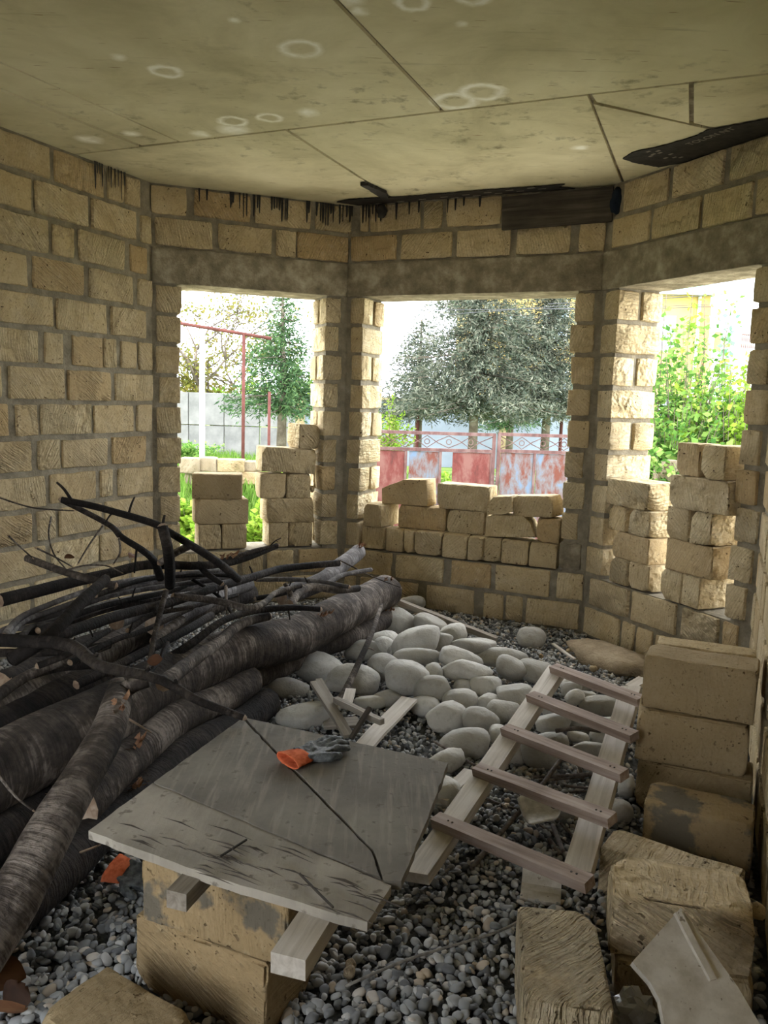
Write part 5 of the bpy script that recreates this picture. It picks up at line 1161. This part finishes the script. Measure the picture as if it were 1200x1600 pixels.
# grass
rg = np.random.default_rng(9); n = 26000; Y = np.where(rg.random(n) < .35, rg.uniform(8.6, 12.5, n), rg.uniform(12, 27, n)); px = np.where(rg.random(n) < .6, rg.uniform(270, 480, n), rg.uniform(590, 900, n)); X = (px-600)/FPX*Y*1.0
P = np.stack([X, Y, [zg(a, b_) for a, b_ in zip(X, Y)]], 1); D = rg.normal(0, .35, (n, 3)); D[:, 2] = 1
V, F = quads(P, D, rg.uniform(.12, .34, n), rg.uniform(.012, .03, n), rg); g = put('grass', npmesh(V, F, False), None, None, M_BLADE); tag(g, 'green grass growing in the yard outside', 'grass'); g['kind'] = 'stuff'
# bare-branched tree with yellow leaves
def spread_tree(label, px, Y, h, seed, m, nleaf, group=None):
    rg = np.random.default_rng(seed); x = ony(px, 600, Y).x; z0 = zg(x, Y); root = thing('leafy_tree', label, 'tree', (x, Y, z0), group); segs = []; tips = []
    def grow_(p, d, L, r, lv):
        q = p + d*L; mid = (p+q)/2 + rg.normal(0, .06*L, 3); segs.append(([tuple(p), tuple(mid), tuple(q)], [r, r*.85, r*.65])); 
        if lv >= 3: tips.append((mid, q))
        if lv == 6: return
        for k in range(3 if lv < 4 else 2):
            nd = d + rg.normal(0, .55, 3); nd[2] = abs(nd[2])*.6 + .12; nd /= np.linalg.norm(nd); grow_(q, nd, L*rg.uniform(.62, .85), r*.62, lv+1)
    grow_(np.array([x, Y, z0]), np.array([0, 0, 1.0]), h*.30, .13, 0)
    stemtube(segs, root, M_TRUNK, 'branches', 4); T_ = np.array([a for a, b_ in tips] + [b_ for a, b_ in tips]); i = rg.integers(0, len(T_), nleaf); P = T_[i] + rg.normal(0, .18, (nleaf, 3)); D = rg.normal(0, 1, (nleaf, 3))
    foliage(P, D, rg.uniform(.10, .2, nleaf), rg.uniform(.06, .12, nleaf), root, m, rg)
spread_tree('bare-branched tree with sparse yellow leaves behind the white pole', 310, 32, 7.5, 3, M_YEL, 1500)
spread_tree('thin yellowing tree behind the yard wall', 372, 34, 5.2, 4, M_YEL, 2200)
for k, (px, Y, r, h, m, lab) in enumerate([(298,33,1.6,3.6,M_YEL,'yellow-green bush top above the yard wall corner'), (345,34,1.7,3.9,M_YEL,'yellowing bush top above the yard wall by the pole'), (390,33,1.5,3.3,M_LIME,'lime bush top above the yard wall by the spruce'), (470,36,1.6,4.4,M_LIME,'green bush top behind the spruce')]):
    shrub(lab, (gx_(px, Y), Y), r, h, 3000, 60+k, m, (.12, .22))
# yard wall of concrete panels
M_CONC = simple('yard_concrete', (104,103,102), (134,132,130), 1.6); M_BLUEW = simple('blue_grey_render', (122,130,142), (138,146,158), .8); M_TAN = simple('tan_post', (140,124,92), (160,146,114), 3)
YW = 27.0; root = thing('concrete_fence', 'weathered grey concrete panel fence at the back of the yard', 'fence', (gx_(340, YW), YW, zg(-6, YW)))
x0 = ony(240, 640, YW).x; x1 = ony(462, 640, YW).x; zt = 1.62; zb = -.5
for k in range(4):
    for r_ in range(2):
        a = x0 + (x1-x0)*k/4; b_ = x0 + (x1-x0)*(k+1)/4; z0 = zb + (zt-zb)*r_/2; z1 = zb + (zt-zb)*(r_+1)/2
        V, F = lattice(5, 3, 4, b_-a-.03, .14, z1-z0-.025, .02); put('concrete_panel', mesh(V, F), Matrix.Translation(((a+b_)/2, YW - .02*r_, (z0+z1)/2)), root, M_CONC)
root = thing('rendered_fence', 'blue-grey rendered fence with tan posts across the street', 'fence', (gx_(700, 31), 31, -.9)); YW = 31.0
x0 = ony(462, 640, YW).x; x1 = ony(930, 640, YW).x; zt = ony(700, 628, YW).z; posts = [ony(p, 640, YW).x for p in (470, 612, 788, 925)]
for k in range(3):
    V, F = lattice(5, 3, 4, posts[k+1]-posts[k]-.1, .2, zt+1.0, .02); put('panel', mesh(V, F), Matrix.Translation(((posts[k]+posts[k+1])/2, YW, (zt-1.0)/2)), root, M_BLUEW)
for p in posts:
    V, F = lattice(3, 3, 4, .34, .34, zt+1.15, .03); put('post', mesh(V, F), Matrix.Translation((p, YW, (zt-.85)/2)), root, M_TAN)
b2 = MB(); b2.box((x0, YW-.2, zt), (x1, YW+.2, zt+.10)); put('coping', b2.me(), None, root, M_TAN)
# white pole and red pipe frame
M_WPOLE = simple('white_pole', (212,214,216), (232,232,232), 3); M_REDP = simple('red_pipe', (78,46,42), (98,60,54), 5)
x = ony(316, 600, 19).x; b2 = MB(); b2.tube([(x, 19, zg(x, 19)-.05), (x, 19, ony(312, 500, 19).z)], [.065, .055], 10); o = put('white_pole', b2.me(True), None, None, M_WPOLE); tag(o, 'thin white pole standing in the yard', 'pole')
PF = thing('pipe_frame', 'rusty red pipe frame standing in the yard', 'frame', (ony(380, 600, 17).x, 17, zg(-4, 17)))
a, b_ = ony(250, 500, 17), ony(424, 529, 17); b2 = MB(); b2.tube([a, b_], .035, 8); put('top_pipe', b2.me(True), None, PF, M_REDP)
for px_, py_ in ((381, 522),): 
    t_ = ony(px_, py_, 17); b2 = MB(); b2.tube([t_, (t_.x, 17, zg(t_.x, 17)-.05)], .035, 8); put('post', b2.me(True), None, PF, M_REDP)
t_ = ony(421, 612, 17); b2 = MB(); b2.tube([t_, (t_.x, 17, zg(t_.x, 17)-.05)], .03, 8); put('post', b2.me(True), None, PF, M_REDP)
for px_, top, Y_, lab in ((653,642,24.2,'thin dark street post behind the small conifer'),(878,618,24.5,'white-footed post behind the right gate leaf')):
    x = ony(px_, 650, Y_).x; b2 = MB(); b2.tube([(x, Y_, zg(x, Y_)), (x, Y_, ony(px_, top, Y_).z)], .05, 8); tag(put('street_post', b2.me(True), None, None, M_REDP), lab, 'post')
# yard blocks outside
M_GREYB = limestone('limestone_weathered', [(104,102,96),(126,123,116),(148,145,136),(120,117,110),(128,120,100)], .2)
for k, (px, py, w_, h_, m, lab) in enumerate([(300,727,34,24,M_GREYB,'grey weathered yard block by the log-side pier'), (326,725,30,22,M_GREYB,'second grey weathered yard block in the yard row'), (362,727,42,20,M_STONE_C,'yellowish block ending the top yard row'), (310,748,40,18,M_GREYB,'grey block in the lower yard row, pier side'), (352,746,38,18,M_GREYB,'grey block in the lower yard row, middle'), (390,746,34,20,M_STONE_C,'pale block in the lower yard row by the tall stack'), (396,728,26,16,M_GREYB,'small grey block behind the tall loose stack')]):
    P = ony(px, py, 10.6 + .02*k); k_ = depth(P)/FPX; tag(put('yard_block', rough_block(w_*k_, .22, h_*k_, 500+k, (6,4,4), .012, .006, 9, 1), Matrix.Translation(P) @ Matrix.Rotation(.1*(k % 3 - 1), 4, 'Z'), None, m), lab, 'stone block', 'blocks laid in the yard')
for k, (px, py, w_) in enumerate([(1036,742,26),(1050,728,30),(1040,757,30)]):
    P = ony(px, py, 7.2); k_ = depth(P)/FPX; tag(put('yard_block', rough_block(w_*k_, .2, .1, 520+k, (6,4,4), .012, .006, 9, 1), Matrix.Translation(P), None, M_GREYB), ['lowest grey block outside the bush-side pier', 'upper grey block outside the bush-side pier', 'bottom grey slab outside the bush-side pier'][k], 'stone block')
# sheet-metal gate
def rust(name, cols, sc):
    m, t, b = mat(name, .75, .25); v, _ = objvec(t); mp1 = N(t, 'ShaderNodeMapping'); mp1.inputs['Scale'].default_value = (1, 1, .45); LK(t, v, mp1.inputs['Vector']); n1 = noise_(t, mp1.outputs[0], sc, 7, .68, .3); n2 = noise_(t, v, 2.0, 3)
    c = ramp(t, math_(t, 'ADD', math_(t, 'MULTIPLY', n1, .75), math_(t, 'MULTIPLY', n2, .25)), [(.40, S(cols[0])), (.48, S(cols[1])), (.58, S(cols[2]))]); LK(t, c, b.inputs['Base Color']); return m
M_RED = rust('red_paint_worn', [(78,42,38),(98,48,44),(112,76,70)], 5); M_BLUER = rust('blue_paint_rusted', [(92,108,130),(102,96,98),(96,54,44)], 6.5); M_GFRAME = rust('gate_frame', [(78,56,54),(92,64,62),(108,86,82)], 9)
def scroll(b2, x0, x1, z0, z1, Y, n):
    w_ = (x1-x0)/n; r = .007
    for k in range(n):
        a = x0 + k*w_; zc = (z0+z1)/2; h = (z1-z0)/2*.9
        b2.tube([(a, Y, zc+h), (a+w_*.25, Y, zc+h*.2), (a+w_*.5, Y, zc-h), (a+w_*.75, Y, zc+h*.2), (a+w_, Y, zc+h)], r, 5); b2.tube([(a, Y, zc-h), (a+w_*.25, Y, zc-h*.2), (a+w_*.5, Y, zc+h), (a+w_*.75, Y, zc-h*.2), (a+w_, Y, zc-h)], r, 5)
        for cx_ in (a, a+w_*.5):
            b2.tube([(cx_+math.cos(q)*h*.42, Y, zc+math.sin(q)*h*.42) for q in np.linspace(0, 2*math.pi, 13)], r, 5, False)
YG = 13.0
def gate(label, pxl, pxr, panels_):
    xl, xr = ony(pxl, 700, YG).x, ony(pxr, 700, YG).x; zt = ony((pxl+pxr)/2, 674 if pxr < 800 else 679, YG).z; zm = zt - .26; zb = -.86
    root = thing('gate_leaf', label, 'gate', ((xl+xr)/2, YG, zb), 'leaves of the rusty yard gate')
    for nm, a, b_ in (('frame_bar', (xl, YG-.025, zt-.05), (xr, YG+.025, zt)), ('frame_bar', (xl, YG-.025, zm-.05), (xr, YG+.025, zm)), ('frame_bar', (xl, YG-.025, zb), (xr, YG+.025, zb+.05)), ('frame_post', (xl, YG-.027, zb), (xl+.05, YG+.027, zt)), ('frame_post', (xr-.05, YG-.027, zb), (xr, YG+.027, zt))):
        b2 = MB(); b2.box(a, b_); put(nm, b2.me(), None, root, M_GFRAME)
    b2 = MB(); scroll(b2, xl+.05, xr-.05, zm, zt-.05, YG, 3); put('scrollwork', b2.me(True), None, root, M_GFRAME)
    for p0, p1, m in panels_:
        a, b_ = ony(p0, 720, YG).x, ony(p1, 720, YG).x; V, F = lattice(4, 3, 4, b_-a, .012, zm-.055-zb-.05, .004); put('sheet_panel', mesh(V, F, False), Matrix.Translation(((a+b_)/2, YG+.0, (zm-.055+zb+.05)/2)), root, m)
        b2 = MB(); b2.box((b_-.02, YG-.022, zb+.05), (b_+.02, YG+.01, zm-.05)); put('frame_post', b2.me(), None, root, M_GFRAME)
    return root
gate('rusty red gate leaf with a missing strip of sheet metal', 560, 774, [(563,634,M_RED), (639,688,M_BLUER), (707,768,M_RED)])
gate('rusted pale blue gate leaf of two metal sheets', 777, 985, [(782,835,M_BLUER), (838,900,M_BLUER), (903,980,M_BLUER)])
# houses
M_YELW = simple('yellow_render', (190,160,96), (206,178,114), .5); M_QUOIN = simple('orange_quoin', (206,140,90), (220,156,104), 3); M_GROOF = simple('green_roof', (100,160,140), (128,184,164), 4); M_WHW = simple('white_render', (226,224,218), (238,236,232), .5); M_GLASS = mat('window_glass', .1, .5)[0]; M_GLASS.node_tree.nodes['Principled BSDF'].inputs['Base Color'].default_value = S((150,170,188)); M_OCH = simple('ochre', (214,176,96), (226,190,112), 2)
YH = 40.0; xl, xr = ony(735, 550, YH).x, ony(1104, 550, YH).x; ze = ony(1080, 457, YH).z
H = thing('yellow_house', 'yellow rendered house with green metal roof beyond the trees', 'house', ((xl+xr)/2, YH+4, -.9))
b2 = MB(); b2.box((xl, YH, -.9), (xr, YH+9, ze)); put('wall', b2.me(), None, H, M_YELW)
b2 = MB(); b2.add([(xl-.6, YH-.6, ze), (xr+.6, YH-.6, ze), (xr+.6, YH+9.6, ze), (xl-.6, YH+9.6, ze), (xl+3, YH+4.5, ze+2.6), (xr-3, YH+4.5, ze+2.6)], [(0,1,5,4), (1,2,5), (2,3,4,5), (3,0,4), (3,2,1,0)]); put('roof', b2.me(), None, H, M_GROOF)
b2 = MB(); b2.box((xl-.6, YH-.65, ze-.18), (xr+.6, YH-.5, ze)); put('gutter', b2.me(), None, H, M_WPOLE)
b2 = MB(); b2.tube([(xr-.55, YH-.1, -.9), (xr-.55, YH-.1, ze)], .08, 8); put('downpipe', b2.me(True), None, H, M_WPOLE)
for k in range(14):
    b2 = MB(); w_ = .75 if k % 2 else .5; z0 = -.8 + k*.52; b2.box((xr-w_, YH-.04, z0), (xr+.04, YH+.3, z0+.46)); put('quoin', b2.me(), None, H, M_QUOIN)
for px, py, w_, h_ in ((868,505,1.0,1.5),(1036,522,.9,1.5),(812,520,1.0,1.5),(868,600,1.0,1.5),(1052,640,1.3,1.2)):
    P = ony(px, py, YH); b2 = MB(); b2.box((P.x-w_/2-.1, YH-.05, P.z-h_/2-.1), (P.x+w_/2+.1, YH+.02, P.z+h_/2+.1)); wn = put('window', b2.me(), None, H, M_WHW)
    for s_ in (-1, 1): b2 = MB(); b2.box((P.x+(s_-1)*w_/4+.02, YH-.07, P.z-h_/2), (P.x+(s_+1)*w_/4-.02, YH-.04, P.z+h_/2)); put('pane', b2.me(), None, wn, M_GLASS)
YH = 44.0; xl, xr = ony(1112, 550, YH).x, ony(1330, 550, YH).x
H = thing('white_house', 'bright white house wall with an ochre strip beside the yellow house', 'house', ((xl+xr)/2, YH+4, -.9))
b2 = MB(); b2.box((xl, YH, -.9), (xr, YH+8, 5.6)); put('wall', b2.me(), None, H, M_WHW)
P = ony(1127, 462, YH); b2 = MB(); b2.box((P.x-.16, YH-.06, 4.6), (P.x+.16, YH+.01, 7.6 if False else 5.6)); put('ochre_strip', b2.me(), None, H, M_OCH)
P = ony(1163, 535, YH); b2 = MB(); b2.box((P.x-.35, YH-.5, P.z-.45), (P.x+.35, YH, P.z-.35)); bl = put('balcony', b2.me(), None, H, M_WHW)
b2 = MB()
for k in range(8): b2.box((P.x-.35+k*.1, YH-.5, P.z-.35), (P.x-.32+k*.1, YH-.47, P.z+.35))
b2.box((P.x-.35, YH-.5, P.z+.33), (P.x+.38, YH-.46, P.z+.38)); put('railing', b2.me(), None, bl, M_REDP)
# overhead wires
m, t, b = mat('wire', .6, .3); b.inputs['Base Color'].default_value = S((70,70,74)); M_WIRE = m
for k, (a, b_, Y_, lab) in enumerate([((560,498),(930,470),20,'overhead wire crossing the upper part of the middle window'), ((560,482),(930,478),21,'second overhead wire above the conifers'), ((1000,464),(1240,446),16,'overhead wire in front of the green roof edge'), ((1000,478),(1240,470),17,'lower overhead wire before the yellow house'), ((250,448),(520,470),21,'overhead wire above the bare-branched tree')]):
    A, B = ony(a[0], a[1], Y_), ony(b_[0], b_[1], Y_); A = A + (A-B)*.6; B = B + (B-A)*(.3 if k < 4 else -.02); mid = (A+B)/2 - Vector((0, 0, .06)); b2 = MB(); b2.tube([A, A.lerp(mid, .5) - Vector((0,0,.03)), mid, B.lerp(mid, .5) - Vector((0,0,.03)), B], .008, 5)
    tag(put('overhead_wire', b2.me(True), None, None, M_WIRE), lab, 'wire')
